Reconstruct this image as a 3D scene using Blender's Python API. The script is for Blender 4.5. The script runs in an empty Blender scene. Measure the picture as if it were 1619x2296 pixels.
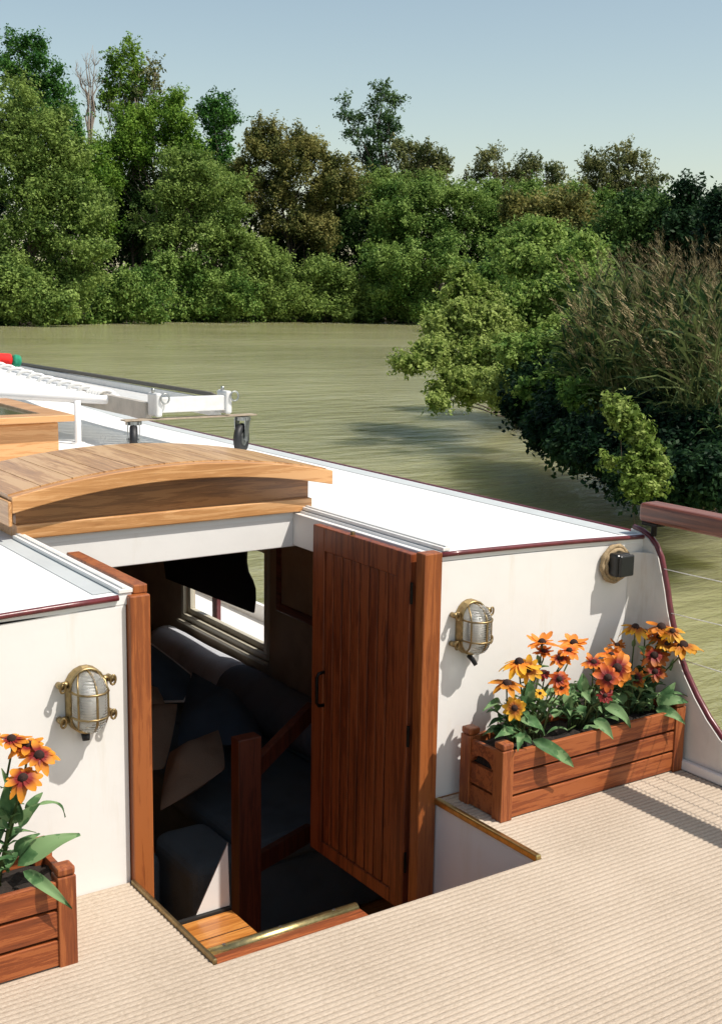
import bpy, bmesh, math, random
import numpy as np
from mathutils import Vector, Matrix, noise
R = math.radians
S = bpy.context.scene
COL = S.collection

# ------------------------------------------------------------------ camera, sky, sun, exposure
FOC, PITCH, ROLL, YAW = 2764.0, .1782, -.0168, .599          # focal length in units of a 1619 x 2296 frame
CAM = Vector((-1.3074, -3.0272, 1.65))
_r0 = Vector((math.cos(YAW), -math.sin(YAW), 0)); _f0 = Vector((math.sin(YAW), math.cos(YAW), 0)); _z = Vector((0, 0, 1))
FWD = math.cos(PITCH)*_f0 - math.sin(PITCH)*_z
_u0 = math.sin(PITCH)*_f0 + math.cos(PITCH)*_z
RGT = math.cos(ROLL)*_r0 - math.sin(ROLL)*_u0
UPV = math.sin(ROLL)*_r0 + math.cos(ROLL)*_u0
cd = bpy.data.cameras.new('camera'); cam = bpy.data.objects.new('camera', cd); COL.objects.link(cam)
cd.sensor_fit = 'VERTICAL'; cd.sensor_height = 36; cd.lens = FOC/2296*36; cd.clip_start = .05; cd.clip_end = 3000
M3 = Matrix((RGT, UPV, -FWD)).transposed()
cam.matrix_world = Matrix.Translation(CAM) @ M3.to_4x4()
S.camera = cam

SUN = Vector((-.41, .53, -1.0)).normalized()                  # the way the sunlight travels
EL = math.asin(-SUN.z)
w = bpy.data.worlds.new('World'); S.world = w; w.use_nodes = True
nt = w.node_tree; sky = nt.nodes.new('ShaderNodeTexSky'); sky.sky_type = 'NISHITA'; sky.sun_disc = False
sky.sun_elevation = EL; sky.sun_rotation = math.atan2(-SUN.x, -SUN.y)
sky.air_density = 1.0; sky.dust_density = 1.2; sky.ozone_density = 1.2; sky.altitude = 0
tint = nt.nodes.new('ShaderNodeMix'); tint.data_type = 'RGBA'; tint.blend_type = 'MULTIPLY'; tint.inputs[0].default_value = 1; tint.inputs[7].default_value = (1.21, 1.09, .89, 1)
nt.links.new(sky.outputs[0], tint.inputs[6]); nt.links.new(tint.outputs[2], nt.nodes['Background'].inputs[0]); nt.nodes['Background'].inputs[1].default_value = .122
sd = bpy.data.lights.new('sun', 'SUN'); sd.energy = 4.3; sd.angle = R(.55); sd.color = (1, .935, .85)
so = bpy.data.objects.new('sun', sd); COL.objects.link(so); so.rotation_euler = SUN.to_track_quat('-Z', 'Y').to_euler()
S.view_settings.view_transform = 'Standard'; S.view_settings.look = 'None'; S.view_settings.gamma = 1
S.view_settings.exposure = .28

def dep(px, py, d):
    'world point seen at a given place of the frame, d metres ahead'
    return CAM + d*(FWD + RGT*((px-809.5)/FOC) - UPV*((py-1148)/FOC))
def ony(px, py, y):
    v = dep(px, py, 1) - CAM; return CAM + v*((y-CAM.y)/v.y)
def onz(px, py, z):
    v = dep(px, py, 1) - CAM; return CAM + v*((z-CAM.z)/v.z)

# ------------------------------------------------------------------ materials
MATS = {}
def newmat(name):
    m = bpy.data.materials.new(name); m.use_nodes = True
    return m, m.node_tree, m.node_tree.nodes['Principled BSDF']
def nd(t, kind, **kw):
    n = t.nodes.new(kind)
    for k, v in kw.items():
        if k in n.inputs: n.inputs[k].default_value = v
        else: setattr(n, k, v)
    return n
def coords(t, scale=(1, 1, 1), rot=(0, 0, 0)):
    c = t.nodes.new('ShaderNodeTexCoord'); m = nd(t, 'ShaderNodeMapping'); m.inputs['Scale'].default_value = scale; m.inputs['Rotation'].default_value = rot
    t.links.new(c.outputs['Object'], m.inputs[0]); return m.outputs[0]
def ramp(t, fac, stops):
    r = t.nodes.new('ShaderNodeValToRGB'); e = r.color_ramp.elements
    while len(e) < len(stops): e.new(.5)
    for k, (p, c) in enumerate(stops): e[k].position = p; e[k].color = (*c, 1)
    t.links.new(fac, r.inputs[0]); return r.outputs[0]
def bump(t, b, h, dist, strength=1.0):
    n = nd(t, 'ShaderNodeBump'); n.inputs['Distance'].default_value = dist; n.inputs['Strength'].default_value = strength
    t.links.new(h, n.inputs['Height']); t.links.new(n.outputs[0], b.inputs['Normal'])
def paint(name, col, rough=.35, dirt=.12, dcol=None, sc=5, bmp=.0012, spec=.5, coat=0, streak=None):
    m, t, b = newmat(name)
    n = nd(t, 'ShaderNodeTexNoise', Scale=sc, Detail=8.0, Roughness=.65); t.links.new(coords(t), n.inputs['Vector'])
    dc = dcol or tuple(c*(1-dirt) for c in col)
    c = ramp(t, n.outputs[0], [(.28, dc), (.55, col), (.8, tuple(min(1, x*1.02) for x in col))])
    t.links.new(c, b.inputs['Base Color']); b.inputs['Roughness'].default_value = rough
    b.inputs['Specular IOR Level'].default_value = spec; b.inputs['Coat Weight'].default_value = coat
    if streak:
        ns_ = nd(t, 'ShaderNodeTexNoise', Scale=1.0, Detail=5.0, Roughness=.7); t.links.new(coords(t, (7, 7, .9)), ns_.inputs['Vector'])
        sc2 = ramp(t, ns_.outputs[0], [(.30, streak), (.43, (1, 1, 1))]); ml = nd(t, 'ShaderNodeMix', data_type='RGBA', blend_type='MULTIPLY'); ml.inputs[0].default_value = 1
        t.links.new(c, ml.inputs[6]); t.links.new(sc2, ml.inputs[7]); t.links.new(ml.outputs[2], b.inputs['Base Color'])
    n2 = nd(t, 'ShaderNodeTexNoise', Scale=26.0, Detail=6.0); t.links.new(coords(t), n2.inputs['Vector'])
    if bmp: bump(t, b, n2.outputs[0], bmp)
    MATS[name] = m; return m
def wood(name, dark, mid, light, axis='x', rough=.35, coat=.25, fine=1.0):
    m, t, b = newmat(name)
    s = {'x': (1.2, 22, 22), 'y': (22, 1.2, 22), 'z': (22, 22, 1.2)}[axis]; s = tuple(v*fine for v in s)
    v = coords(t, s)
    n = nd(t, 'ShaderNodeTexNoise', Scale=2.2, Detail=9.0, Roughness=.62, Distortion=1.2); t.links.new(v, n.inputs['Vector'])
    n2 = nd(t, 'ShaderNodeTexNoise', Scale=12.0, Detail=6.0, Roughness=.7); t.links.new(v, n2.inputs['Vector'])
    n3 = nd(t, 'ShaderNodeTexNoise', Scale=3.0, Detail=2.0); t.links.new(coords(t, {'x': (.25, 5, 5), 'y': (5, .25, 5), 'z': (5, 5, .25)}[axis]), n3.inputs['Vector'])
    mx = nd(t, 'ShaderNodeMath', operation='MULTIPLY_ADD'); t.links.new(n2.outputs[0], mx.inputs[0]); mx.inputs[1].default_value = .45; t.links.new(n.outputs[0], mx.inputs[2])
    m2 = nd(t, 'ShaderNodeMath', operation='MULTIPLY_ADD'); t.links.new(n3.outputs[0], m2.inputs[0]); m2.inputs[1].default_value = .5; t.links.new(mx.outputs[0], m2.inputs[2])
    c = ramp(t, m2.outputs[0], [(.70, dark), (.98, mid), (1.14, light)])
    t.links.new(c, b.inputs['Base Color']); b.inputs['Roughness'].default_value = rough
    b.inputs['Coat Weight'].default_value = coat; b.inputs['Coat Roughness'].default_value = .2
    bump(t, b, mx.outputs[0], .0006)
    MATS[name] = m; return m
def metal(name, col, rough=.3, met=1.0, var=.5):
    m, t, b = newmat(name)
    n = nd(t, 'ShaderNodeTexNoise', Scale=40.0, Detail=6.0, Roughness=.7); t.links.new(coords(t), n.inputs['Vector'])
    c = ramp(t, n.outputs[0], [(.3, tuple(x*var for x in col)), (.6, col)])
    t.links.new(c, b.inputs['Base Color']); b.inputs['Metallic'].default_value = met; b.inputs['Roughness'].default_value = rough
    bump(t, b, n.outputs[0], .0008)
    MATS[name] = m; return m
def fabric(name, col, sc=260, var=.75, rough=.95):
    m, t, b = newmat(name)
    n = nd(t, 'ShaderNodeTexNoise', Scale=float(sc), Detail=3.0); t.links.new(coords(t), n.inputs['Vector'])
    n2 = nd(t, 'ShaderNodeTexNoise', Scale=9.0, Detail=5.0); t.links.new(coords(t), n2.inputs['Vector'])
    mx = nd(t, 'ShaderNodeMath', operation='ADD'); t.links.new(n.outputs[0], mx.inputs[0]); t.links.new(n2.outputs[0], mx.inputs[1])
    c = ramp(t, mx.outputs[0], [(.7, tuple(x*var for x in col)), (1.15, col)])
    t.links.new(c, b.inputs['Base Color']); b.inputs['Roughness'].default_value = rough; b.inputs['Specular IOR Level'].default_value = .15
    bump(t, b, mx.outputs[0], .003)
    MATS[name] = m; return m
def leafmat(name, c0, c1, c2, sc=.5, fine=6.0, trans=.35, rough=.55):
    m, t, b = newmat(name)
    co = coords(t)
    n = nd(t, 'ShaderNodeTexNoise', Scale=sc, Detail=3.0, Roughness=.6); t.links.new(co, n.inputs['Vector'])
    n2 = nd(t, 'ShaderNodeTexNoise', Scale=fine, Detail=2.0); t.links.new(co, n2.inputs['Vector'])
    mx = nd(t, 'ShaderNodeMath', operation='ADD'); t.links.new(n.outputs[0], mx.inputs[0]); t.links.new(n2.outputs[0], mx.inputs[1])
    c = ramp(t, mx.outputs[0], [(.75, c0), (1.0, c1), (1.25, c2)])
    b.inputs['Roughness'].default_value = rough; b.inputs['Specular IOR Level'].default_value = .12
    t.links.new(c, b.inputs['Base Color'])
    tr = nd(t, 'ShaderNodeBsdfTranslucent'); t.links.new(c, tr.inputs[0])
    mix = nd(t, 'ShaderNodeMixShader'); mix.inputs[0].default_value = trans
    t.links.new(b.outputs[0], mix.inputs[1]); t.links.new(tr.outputs[0], mix.inputs[2])
    t.links.new(mix.outputs[0], t.nodes['Material Output'].inputs[0])
    MATS[name] = m; return m

paint('white_paint', (.79, .78, .755), .42, .05, sc=3, bmp=.0005, streak=(.93, .905, .86))
paint('white_roof', (.83, .84, .83), .5, .04, sc=4, bmp=.001)
paint('wing_grime_shade', (.70, .675, .63), .45, .15, sc=4, bmp=.0006, streak=(.85, .78, .70))  # same white paint with grime, and the wing's shade put into the colour
paint('strip_grey', (.50, .53, .53), .5, .1, sc=6)
paint('inside_wall', (.42, .33, .24), .6, .25)
paint('maroon', (.13, .018, .022), .32, .45, sc=40, coat=.3)
paint('cream_frame', (.55, .52, .42), .4, .08)
paint('black_plastic', (.012, .014, .016), .35, .3, sc=60)
paint('rubber', (.012, .013, .015), .55, .3, sc=50)
paint('caulk', (.015, .014, .013), .7, .2)
paint('rope_tan', (.38, .28, .16), .9, .5, sc=120, bmp=.006)
paint('rope_white', (.78, .77, .74), .8, .12, sc=60, bmp=.004)
paint('white_tube', (.84, .84, .83), .25, .03, sc=8, bmp=0)
paint('red_cloth', (.75, .015, .012), .8, .4, sc=60, bmp=.01)
paint('green_cloth', (.01, .26, .14), .8, .4, sc=60, bmp=.01)
paint('soil', (.018, .011, .007), .95, .6, sc=60, bmp=.02)
paint('aluminium_shaded', (.46, .42, .36), .5, .3, sc=8)  # gangway aluminium with the left beam's shade put into its colour
paint('aluminium_bright', (.68, .68, .66), .35, .15, sc=20)
paint('tube_dark', (.10, .09, .07), .6, .3, sc=30)
paint('dolly_grey', (.36, .29, .21), .7, .45, sc=25)
paint('rust', (.22, .10, .045), .8, .5, sc=40, bmp=.004)
paint('earth', (.035, .028, .018), .95, .5, sc=2, bmp=.05)
paint('hull_black', (.03, .03, .035), .4, .2)
wood('mahogany', (.06, .011, .004), (.17, .036, .010), (.25, .062, .017), 'z', .45, .08)
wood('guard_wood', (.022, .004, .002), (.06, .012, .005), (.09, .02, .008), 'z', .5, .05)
wood('mahogany_x', (.11, .023, .006), (.245, .058, .014), (.34, .096, .026), 'x', .5, .06)
wood('mahogany_y', (.07, .016, .010), (.16, .045, .022), (.22, .065, .034), 'y', .38, .2)
wood('jamb_wood', (.15, .037, .008), (.26, .070, .015), (.33, .098, .023), 'z', .45, .1)
wood('post_wood', (.12, .027, .007), (.25, .063, .016), (.34, .10, .027), 'z', .5, .06)
wood('iroko_x', (.36, .16, .05), (.54, .27, .10), (.62, .34, .145), 'x', .38, .25)
wood('iroko_y', (.36, .16, .05), (.54, .27, .10), (.62, .34, .145), 'y', .38, .25)
wood('iroko_dark', (.13, .05, .014), (.28, .12, .036), (.36, .165, .055), 'x', .35, .3)
wood('plank_y', (.26, .12, .042), (.50, .265, .10), (.60, .36, .16), 'y', .32, .3)
wood('tread', (.30, .10, .02), (.50, .19, .04), (.58, .25, .06), 'x', .3, .4)
metal('brass', (.40, .30, .15), .42)
metal('brass_bright', (.62, .49, .22), .33, var=.6)
metal('steel', (.55, .56, .55), .3, var=.6)
metal('galvanised', (.42, .44, .43), .45, var=.6)
metal('iron', (.03, .028, .026), .5)
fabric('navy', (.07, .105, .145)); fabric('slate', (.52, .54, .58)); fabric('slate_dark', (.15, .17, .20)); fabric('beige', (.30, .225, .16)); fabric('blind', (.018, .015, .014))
fabric('sofa_blue', (.13, .18, .21)); fabric('piping', (.6, .6, .58)); fabric('white_canvas', (.82, .82, .81), 90, .93)

# carpet: rough tan cord
m, t, b = newmat('carpet')
n = nd(t, 'ShaderNodeTexNoise', Scale=1.0, Detail=4.0, Roughness=.8); t.links.new(coords(t, (90, 260, 200)), n.inputs['Vector'])
n2 = nd(t, 'ShaderNodeTexNoise', Scale=2.5, Detail=5.0); t.links.new(coords(t), n2.inputs['Vector'])
wv = nd(t, 'ShaderNodeTexWave', Scale=1.0, Distortion=.4); wv.bands_direction = 'Y'; wv.inputs['Scale'].default_value = 2*math.pi/20/.0195; wv.inputs['Detail'].default_value = 1
t.links.new(coords(t), wv.inputs['Vector'])
mx = nd(t, 'ShaderNodeMath', operation='MULTIPLY_ADD'); mx.inputs[1].default_value = .38; t.links.new(n2.outputs[0], mx.inputs[0]); t.links.new(n.outputs[0], mx.inputs[2])
c = ramp(t, mx.outputs[0], [(.40, (.29, .23, .17)), (.75, (.48, .40, .315)), (1.05, (.56, .48, .395))])
t.links.new(c, b.inputs['Base Color']); b.inputs['Roughness'].default_value = .95; b.inputs['Specular IOR Level'].default_value = .1
bump(t, b, n.outputs[0], .0018); MATS['carpet'] = m

# lamp glass
m, t, b = newmat('ribbed_glass')
b.inputs['Base Color'].default_value = (.95, .95, .92, 1); b.inputs['Transmission Weight'].default_value = .9; b.inputs['Roughness'].default_value = .06; b.inputs['IOR'].default_value = 1.22
wv = nd(t, 'ShaderNodeTexWave'); wv.bands_direction = 'Z'; wv.inputs['Scale'].default_value = 42; wv.inputs['Distortion'].default_value = .6
t.links.new(coords(t), wv.inputs['Vector']); bump(t, b, wv.outputs['Fac'], .006); MATS['ribbed_glass'] = m
m, t, b = newmat('pane_glass')
g = nd(t, 'ShaderNodeBsdfGlossy'); g.inputs['Roughness'].default_value = .02; tr = nd(t, 'ShaderNodeBsdfTransparent'); mix = nd(t, 'ShaderNodeMixShader'); mix.inputs[0].default_value = .07
t.links.new(tr.outputs[0], mix.inputs[1]); t.links.new(g.outputs[0], mix.inputs[2]); t.links.new(mix.outputs[0], t.nodes['Material Output'].inputs[0]); MATS['pane_glass'] = m
m, t, b = newmat('dark_glass'); b.inputs['Base Color'].default_value = (.10, .10, .06, 1); b.inputs['Roughness'].default_value = .08; MATS['dark_glass'] = m

# muddy river water
m, t, b = newmat('river_water')
co = coords(t)
n = nd(t, 'ShaderNodeTexNoise', Scale=.10, Detail=4.0); t.links.new(coords(t, (1, 1, 1)), n.inputs['Vector'])
c = ramp(t, n.outputs[0], [(.35, (.285, .28, .135)), (.65, (.375, .37, .195))])
t.links.new(c, b.inputs['Base Color']); b.inputs['Roughness'].default_value = .10; b.inputs['IOR'].default_value = 1.42; b.inputs['Subsurface Weight'].default_value = 1; b.inputs['Subsurface Scale'].default_value = 3.5; b.inputs['Subsurface Radius'].default_value = (1, 1, .7); b.inputs['Specular IOR Level'].default_value = .5
rz = (0, 0, R(34))
a1 = nd(t, 'ShaderNodeTexNoise', Scale=1.0, Detail=5.0, Roughness=.6, Distortion=.3); t.links.new(coords(t, (1.1, 3.2, 1), rz), a1.inputs['Vector'])
a2 = nd(t, 'ShaderNodeTexNoise', Scale=1.0, Detail=3.0, Roughness=.55); t.links.new(coords(t, (.16, .42, 1), rz), a2.inputs['Vector'])
mx = nd(t, 'ShaderNodeMath', operation='MULTIPLY_ADD'); mx.inputs[1].default_value = 1.6; t.links.new(a2.outputs[0], mx.inputs[0]); t.links.new(a1.outputs[0], mx.inputs[2])
bump(t, b, mx.outputs[0], .075); MATS['river_water'] = m

leafmat('leaf_deep', (.020, .080, .016), (.05, .155, .030), (.11, .25, .05))
leafmat('leaf_vivid', (.045, .115, .014), (.115, .235, .028), (.21, .34, .05))
leafmat('leaf_olive', (.056, .108, .023), (.148, .235, .050), (.27, .37, .095))
leafmat('leaf_mid', (.046, .108, .022), (.125, .23, .044), (.25, .36, .09))
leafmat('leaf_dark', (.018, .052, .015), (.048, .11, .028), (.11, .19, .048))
leafmat('leaf_brown', (.05, .068, .020), (.13, .158, .044), (.26, .245, .075))
leafmat('leaf_tan', (.062, .092, .034), (.145, .18, .062), (.26, .265, .105))
leafmat('leaf_blue', (.026, .072, .026), (.06, .13, .044), (.12, .20, .07))
leafmat('leaf_lime', (.085, .14, .024), (.18, .265, .048), (.32, .40, .11), fine=9)
leafmat('leaf_fresh', (.06, .125, .024), (.155, .26, .05), (.29, .40, .10), fine=7)
leafmat('leaf_shade', (.004, .016, .008), (.011, .035, .014), (.030, .07, .026), fine=9)  # near-black leaves: bank shade and edge darkness put into the colour
leafmat('reed_leaf', (.014, .040, .014), (.042, .085, .028), (.14, .175, .06), sc=1.5)
leafmat('reed_plume', (.16, .125, .06), (.29, .235, .125), (.42, .35, .20), sc=2)
leafmat('reed_stem', (.06, .07, .02), (.12, .12, .04), (.22, .19, .09), sc=2, trans=.1)
leafmat('planter_leaf', (.045, .11, .042), (.10, .20, .08), (.18, .29, .13), sc=6, fine=30, trans=.2, rough=.5)
leafmat('stem_green', (.04, .07, .02), (.075, .11, .035), (.11, .13, .05), sc=10, trans=.1)
paint('bark', (.11, .085, .06), .9, .5, sc=3, bmp=.03)
paint('bark_pale', (.30, .25, .20), .9, .4, sc=3, bmp=.02)
m, t, b = newmat('petal')
a = nd(t, 'ShaderNodeVertexColor'); a.layer_name = 'Col'; t.links.new(a.outputs[0], b.inputs['Base Color']); b.inputs['Roughness'].default_value = .6
tr = nd(t, 'ShaderNodeBsdfTranslucent'); t.links.new(a.outputs[0], tr.inputs[0]); mix = nd(t, 'ShaderNodeMixShader'); mix.inputs[0].default_value = .3
t.links.new(b.outputs[0], mix.inputs[1]); t.links.new(tr.outputs[0], mix.inputs[2]); t.links.new(mix.outputs[0], t.nodes['Material Output'].inputs[0]); MATS['petal'] = m
paint('flower_disc', (.030, .010, .006), .9, .6, sc=300, bmp=.01)

# ------------------------------------------------------------------ mesh helpers
class MB:
    def __init__(s): s.v = []; s.f = []
    def add(s, vs, fs):
        n = len(s.v); s.v += [tuple(v) for v in vs]; s.f += [tuple(i+n for i in f) for f in fs]; return s
    def box(s, x0, x1, y0, y1, z0, z1):
        vs = [(x, y, z) for x in (x0, x1) for y in (y0, y1) for z in (z0, z1)]
        return s.add(vs, [(0, 1, 3, 2), (4, 6, 7, 5), (0, 4, 5, 1), (2, 3, 7, 6), (0, 2, 6, 4), (1, 5, 7, 3)])
    def hexa(s, b, t):
        'prism between two 4-point loops'
        return s.add(list(b)+list(t), [(3, 2, 1, 0), (4, 5, 6, 7)]+[(i, (i+1) % 4, (i+1) % 4+4, i+4) for i in range(4)])
    def prism(s, poly, d):
        'extrude a 3-D polygon by the vector d'
        n = len(poly); p2 = [tuple(Vector(p)+Vector(d)) for p in poly]
        return s.add(list(poly)+p2, [tuple(range(n-1, -1, -1)), tuple(range(n, 2*n))]+[(i, (i+1) % n, (i+1) % n+n, i+n) for i in range(n)])
    def tube(s, pts, r, seg=8, closed=False):
        pts = [Vector(p) for p in pts]; n = len(pts); rings = []; rr = r if isinstance(r, (list, tuple)) else [r]*n
        prev = None
        for i, p in enumerate(pts):
            if closed: d = pts[(i+1) % n]-pts[i-1]
            else: d = pts[min(i+1, n-1)]-pts[max(i-1, 0)]
            d = d.normalized() if d.length > 1e-9 else Vector((0, 0, 1))
            if prev is None: a = d.orthogonal().normalized()
            else: a = (prev - d*prev.dot(d)); a = a.normalized() if a.length > 1e-6 else d.orthogonal().normalized()
            prev = a; b = d.cross(a)
            rings.append([p+rr[i]*(a*math.cos(2*math.pi*k/seg)+b*math.sin(2*math.pi*k/seg)) for k in range(seg)])
        vs = [v for g in rings for v in g]; fs = []
        for i in range(n if closed else n-1):
            j = (i+1) % n
            for k in range(seg): fs.append((i*seg+k, i*seg+(k+1) % seg, j*seg+(k+1) % seg, j*seg+k))
        if not closed: fs += [tuple(range(seg-1, -1, -1)), tuple((n-1)*seg+k for k in range(seg))]
        return s.add(vs, fs)
    def loft(s, loops, caps=True):
        n = len(loops[0]); vs = [v for l in loops for v in l]; fs = []
        for i in range(len(loops)-1):
            for k in range(n): fs.append((i*n+k, i*n+(k+1) % n, (i+1)*n+(k+1) % n, (i+1)*n+k))
        if caps: fs += [tuple(range(n-1, -1, -1)), tuple((len(loops)-1)*n+k for k in range(n))]
        return s.add(vs, fs)
    def grid(s, rows):
        n = len(rows[0]); vs = [v for r in rows for v in r]
        return s.add(vs, [(i*n+k, i*n+k+1, (i+1)*n+k+1, (i+1)*n+k) for i in range(len(rows)-1) for k in range(n-1)])
    def build(s, name, mat, parent=None, smooth=False, bev=0, seg=2, solid=0, local=False):
        me = bpy.data.meshes.new(name); me.from_pydata(s.v, [], s.f); me.validate(); me.update()
        bm = bmesh.new(); bm.from_mesh(me); bmesh.ops.recalc_face_normals(bm, faces=bm.faces) if not solid else None; bm.to_mesh(me); bm.free()
        return link(name, me, mat, parent, smooth, bev, seg, solid, local)
def link(name, me, mat, parent=None, smooth=False, bev=0, seg=2, solid=0, local=False):
    me.materials.append(MATS[mat] if isinstance(mat, str) else mat)
    o = bpy.data.objects.new(name, me); COL.objects.link(o)
    if smooth: me.polygons.foreach_set('use_smooth', [True]*len(me.polygons))
    if solid:
        md = o.modifiers.new('solid', 'SOLIDIFY'); md.thickness = solid; md.offset = -1
    if bev:
        md = o.modifiers.new('bevel', 'BEVEL'); md.width = bev; md.segments = seg; md.limit_method = 'ANGLE'; md.angle_limit = R(40)
    if parent is not None: adopt(o, parent, local)
    return o
def origin_of(o):
    v = Vector(o.location)
    while o.parent is not None: o = o.parent; v = v+Vector(o.location)
    return v
def adopt(o, parent, local=False):
    o.parent = parent
    if not local: o.matrix_parent_inverse = Matrix.Translation(-Vector(parent.get('_org', (0, 0, 0))))
def tag(o, label=None, cat=None, group=None, kind=None):
    if label: o['label'] = label
    if cat: o['category'] = cat
    if group: o['group'] = group
    if kind: o['kind'] = kind
    return o
def thing(name, label, cat, loc=(0, 0, 0), group=None):
    o = bpy.data.objects.new(name, None); COL.objects.link(o); o.location = loc; o['_org'] = tuple(loc); o.empty_display_size = .1
    return tag(o, label, cat, group)
def copy_tree(o, parent=None):
    c = o.copy(); COL.objects.link(c)
    if parent is not None: c.parent = parent
    for ch in [x for x in bpy.data.objects if x.parent == o]: copy_tree(ch, c)
    return c
def np_mesh(name, V, nper):
    'V: (faces, nper, 3) separate polygons'
    k = V.shape[0]; me = bpy.data.meshes.new(name); me.vertices.add(k*nper); me.vertices.foreach_set('co', V.astype(np.float32).ravel())
    me.loops.add(k*nper); me.loops.foreach_set('vertex_index', np.arange(k*nper, dtype=np.int32))
    me.polygons.add(k); me.polygons.foreach_set('loop_start', np.arange(0, k*nper, nper, dtype=np.int32)); me.polygons.foreach_set('loop_total', np.full(k, nper, dtype=np.int32))
    me.update(calc_edges=True); return me
# ------------------------------------------------------------------ the boat
BEAM = .53
def zr(x, y=0):
    s = .035*max(0, y-4)**2*.55
    return .838 - .0175*(x-BEAM)**2 + s
boat = thing('houseboat', 'white river barge cabin with an open companionway and varnished wooden trim', 'boat', (BEAM, -1, -.75))

# roof: cambered sheet with an opening for the companionway
ys = [0, .2, .4, .6, .87, 1.5, 2.5, 3.5, 4, 4.5, 5, 5.5, 6, 6.5, 7]
xs = [-1.6, -1.2, -.8, -.4, -.2, .012, .3, .55, .8, 1.068, 1.3, 1.5, 1.75, 2.0]
rb = MB()
for i in range(len(ys)-1):
    for k in range(len(xs)-1):
        if ys[i] < .86 and .0 < xs[k] < 1.06: continue
        p = [(xs[k], ys[i]), (xs[k+1], ys[i]), (xs[k+1], ys[i+1]), (xs[k], ys[i+1])]
        rb.add([(x, y, zr(x, y)) for x, y in p], [(0, 1, 2, 3)])
me = bpy.data.meshes.new('roof'); me.from_pydata(rb.v, [], rb.f); bm = bmesh.new(); bm.from_mesh(me); bmesh.ops.remove_doubles(bm, verts=bm.verts, dist=1e-4); bm.to_mesh(me); bm.free()
roof = link('roof', me, 'white_roof', boat, solid=.03)
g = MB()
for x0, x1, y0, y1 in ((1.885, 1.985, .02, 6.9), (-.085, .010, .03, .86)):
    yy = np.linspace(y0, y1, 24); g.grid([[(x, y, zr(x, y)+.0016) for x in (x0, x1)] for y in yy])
g.build('roof_grey_strip', 'strip_grey', roof)  # thin grey strips along the roof edge and beside the hatch rail
# front wall of the cabin, left and right of the doorway, and the wing at the side
wl = MB().box(-1.6, -.004, .0, .045, -.02, .80)
wl.build('cabin_wall', 'white_paint', boat, bev=.002)
wr = MB()
poly = [(1.065, .0, -.0), (1.995, .0, -.0), (1.995, .0, zr(1.98)-.03)]+[(x, .0, zr(x)-.032) for x in (1.7, 1.4, 1.065)]
wr.prism(poly, (0, .045, 0)); wr.build('cabin_wall', 'white_paint', boat, bev=.002)
# the strip of wall under each roof edge (camber)
f2 = MB(); xx = np.linspace(-1.6, -.004, 10); f2.prism([(x, .0, .8005) for x in xx]+[(x, .0, zr(x)-.029) for x in xx[::-1]], (0, .045, 0)); f2.build('wall_head', 'white_paint', boat)
curve = [(.06, .812), (.02, .806), (-.02, .79), (-.05, .765), (-.077, .725), (-.093, .68), (-.114, .615), (-.131, .55), (-.155, .48), (-.178, .417), (-.22, .342), (-.279, .265), (-.337, .203), (-.40, .15), (-.52, .105), (-.72, .08), (-1.2, .07), (-2.9, .065)]
wg = MB(); pl = [(1.99, y, z) for y, z in curve]+[(1.99, -2.9, -.03), (1.99, .06, -.03)]
wg.prism(pl, (.03, 0, 0)); wg.build('wing_panel', 'wing_grime_shade', boat)
fil = MB(); rad = .07                                          # rounded inside corner between wall and wing
fil.grid([[(1.99-rad+rad*math.sin(a), -rad+rad*math.cos(a)-.001, z) for a in np.linspace(0, math.pi/2, 7)] for z in (0.0, .4, .74)])
fil.build('corner_fillet', 'wing_grime_shade', boat, smooth=True)
mt = MB().tube([(2.006, y, z+.004) for y, z in curve], .0115, 8); mt.build('wing_capping', 'maroon', boat, smooth=True)
tr1 = MB().tube([(x, -.004, zr(x)-.008) for x in np.linspace(-1.6, -.028, 12)], .0085, 8); tr1.build('roof_edge_trim', 'maroon', roof, smooth=True)
tr2 = MB().tube([(x, -.004, zr(x)-.008) for x in np.linspace(1.068, 1.985, 12)], .0085, 8); tr2.build('roof_edge_trim', 'maroon', roof, smooth=True)
tr3 = MB().tube([(2.002, y, zr(2.0, y)-.004) for y in np.linspace(.0, 7, 40)], .010, 8); tr3.build('roof_edge_trim', 'maroon', roof, smooth=True)
sk = MB().box(1.968, 1.988, -2.9, -.002, .0, .035); sk.build('skirting', 'white_paint', boat, bev=.004)

# cabin shell below (sides, ledge, floor, bulkheads)
sh = MB()
sh.box(-1.55, -1.5, .05, 6.9, -1.05, .79); sh.box(-1.5, 1.9, 5.2, 5.25, -1.05, .78)
sh.box(1.066, 1.9, .046, .075, -1.05, -.0); sh.box(-1.5, -.005, .046, .075, -1.05, .0)
for y0, y1, z0, z1 in ((.08, 2.5, -1.05, .79), (3.46, 5.2, -1.05, .79), (2.5, 3.46, -1.05, -.27), (2.5, 3.46, .30, .79)): sh.box(1.87, 1.93, y0, y1, z0, z1)
sh.build('inner_lining', 'inside_wall', boat)
cl = MB()
for x0, x1, y0, y1 in ((-1.5, 1.868, .91, 5.19), (-1.5, .0, .08, .86), (1.10, 1.868, .08, .86)):
    xx = np.linspace(x0, x1, 9); cl.grid([[(x, y, zr(x, y)-.045) for x in xx] for y in np.linspace(y0, y1, 6)])
cl.build('ceiling_lining', 'inside_wall', boat)
MB().box(-1.6, 2.45, -3.6, 6.9, -1.12, -1.06).build('cabin_floor', 'tread', boat)
hl = MB(); hl.box(2.43, 2.46, -3.6, 7.2, -1.1, -.42); hl.box(-1.66, -1.61, -3.6, 7.2, -1.1, -.05); hl.box(-1.66, 2.43, -3.65, -3.6, -1.1, -.03); hl.box(-1.61, 2.43, 7.0, 7.06, -1.1, .5)
hl.build('hull', 'hull_black', boat)
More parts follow.
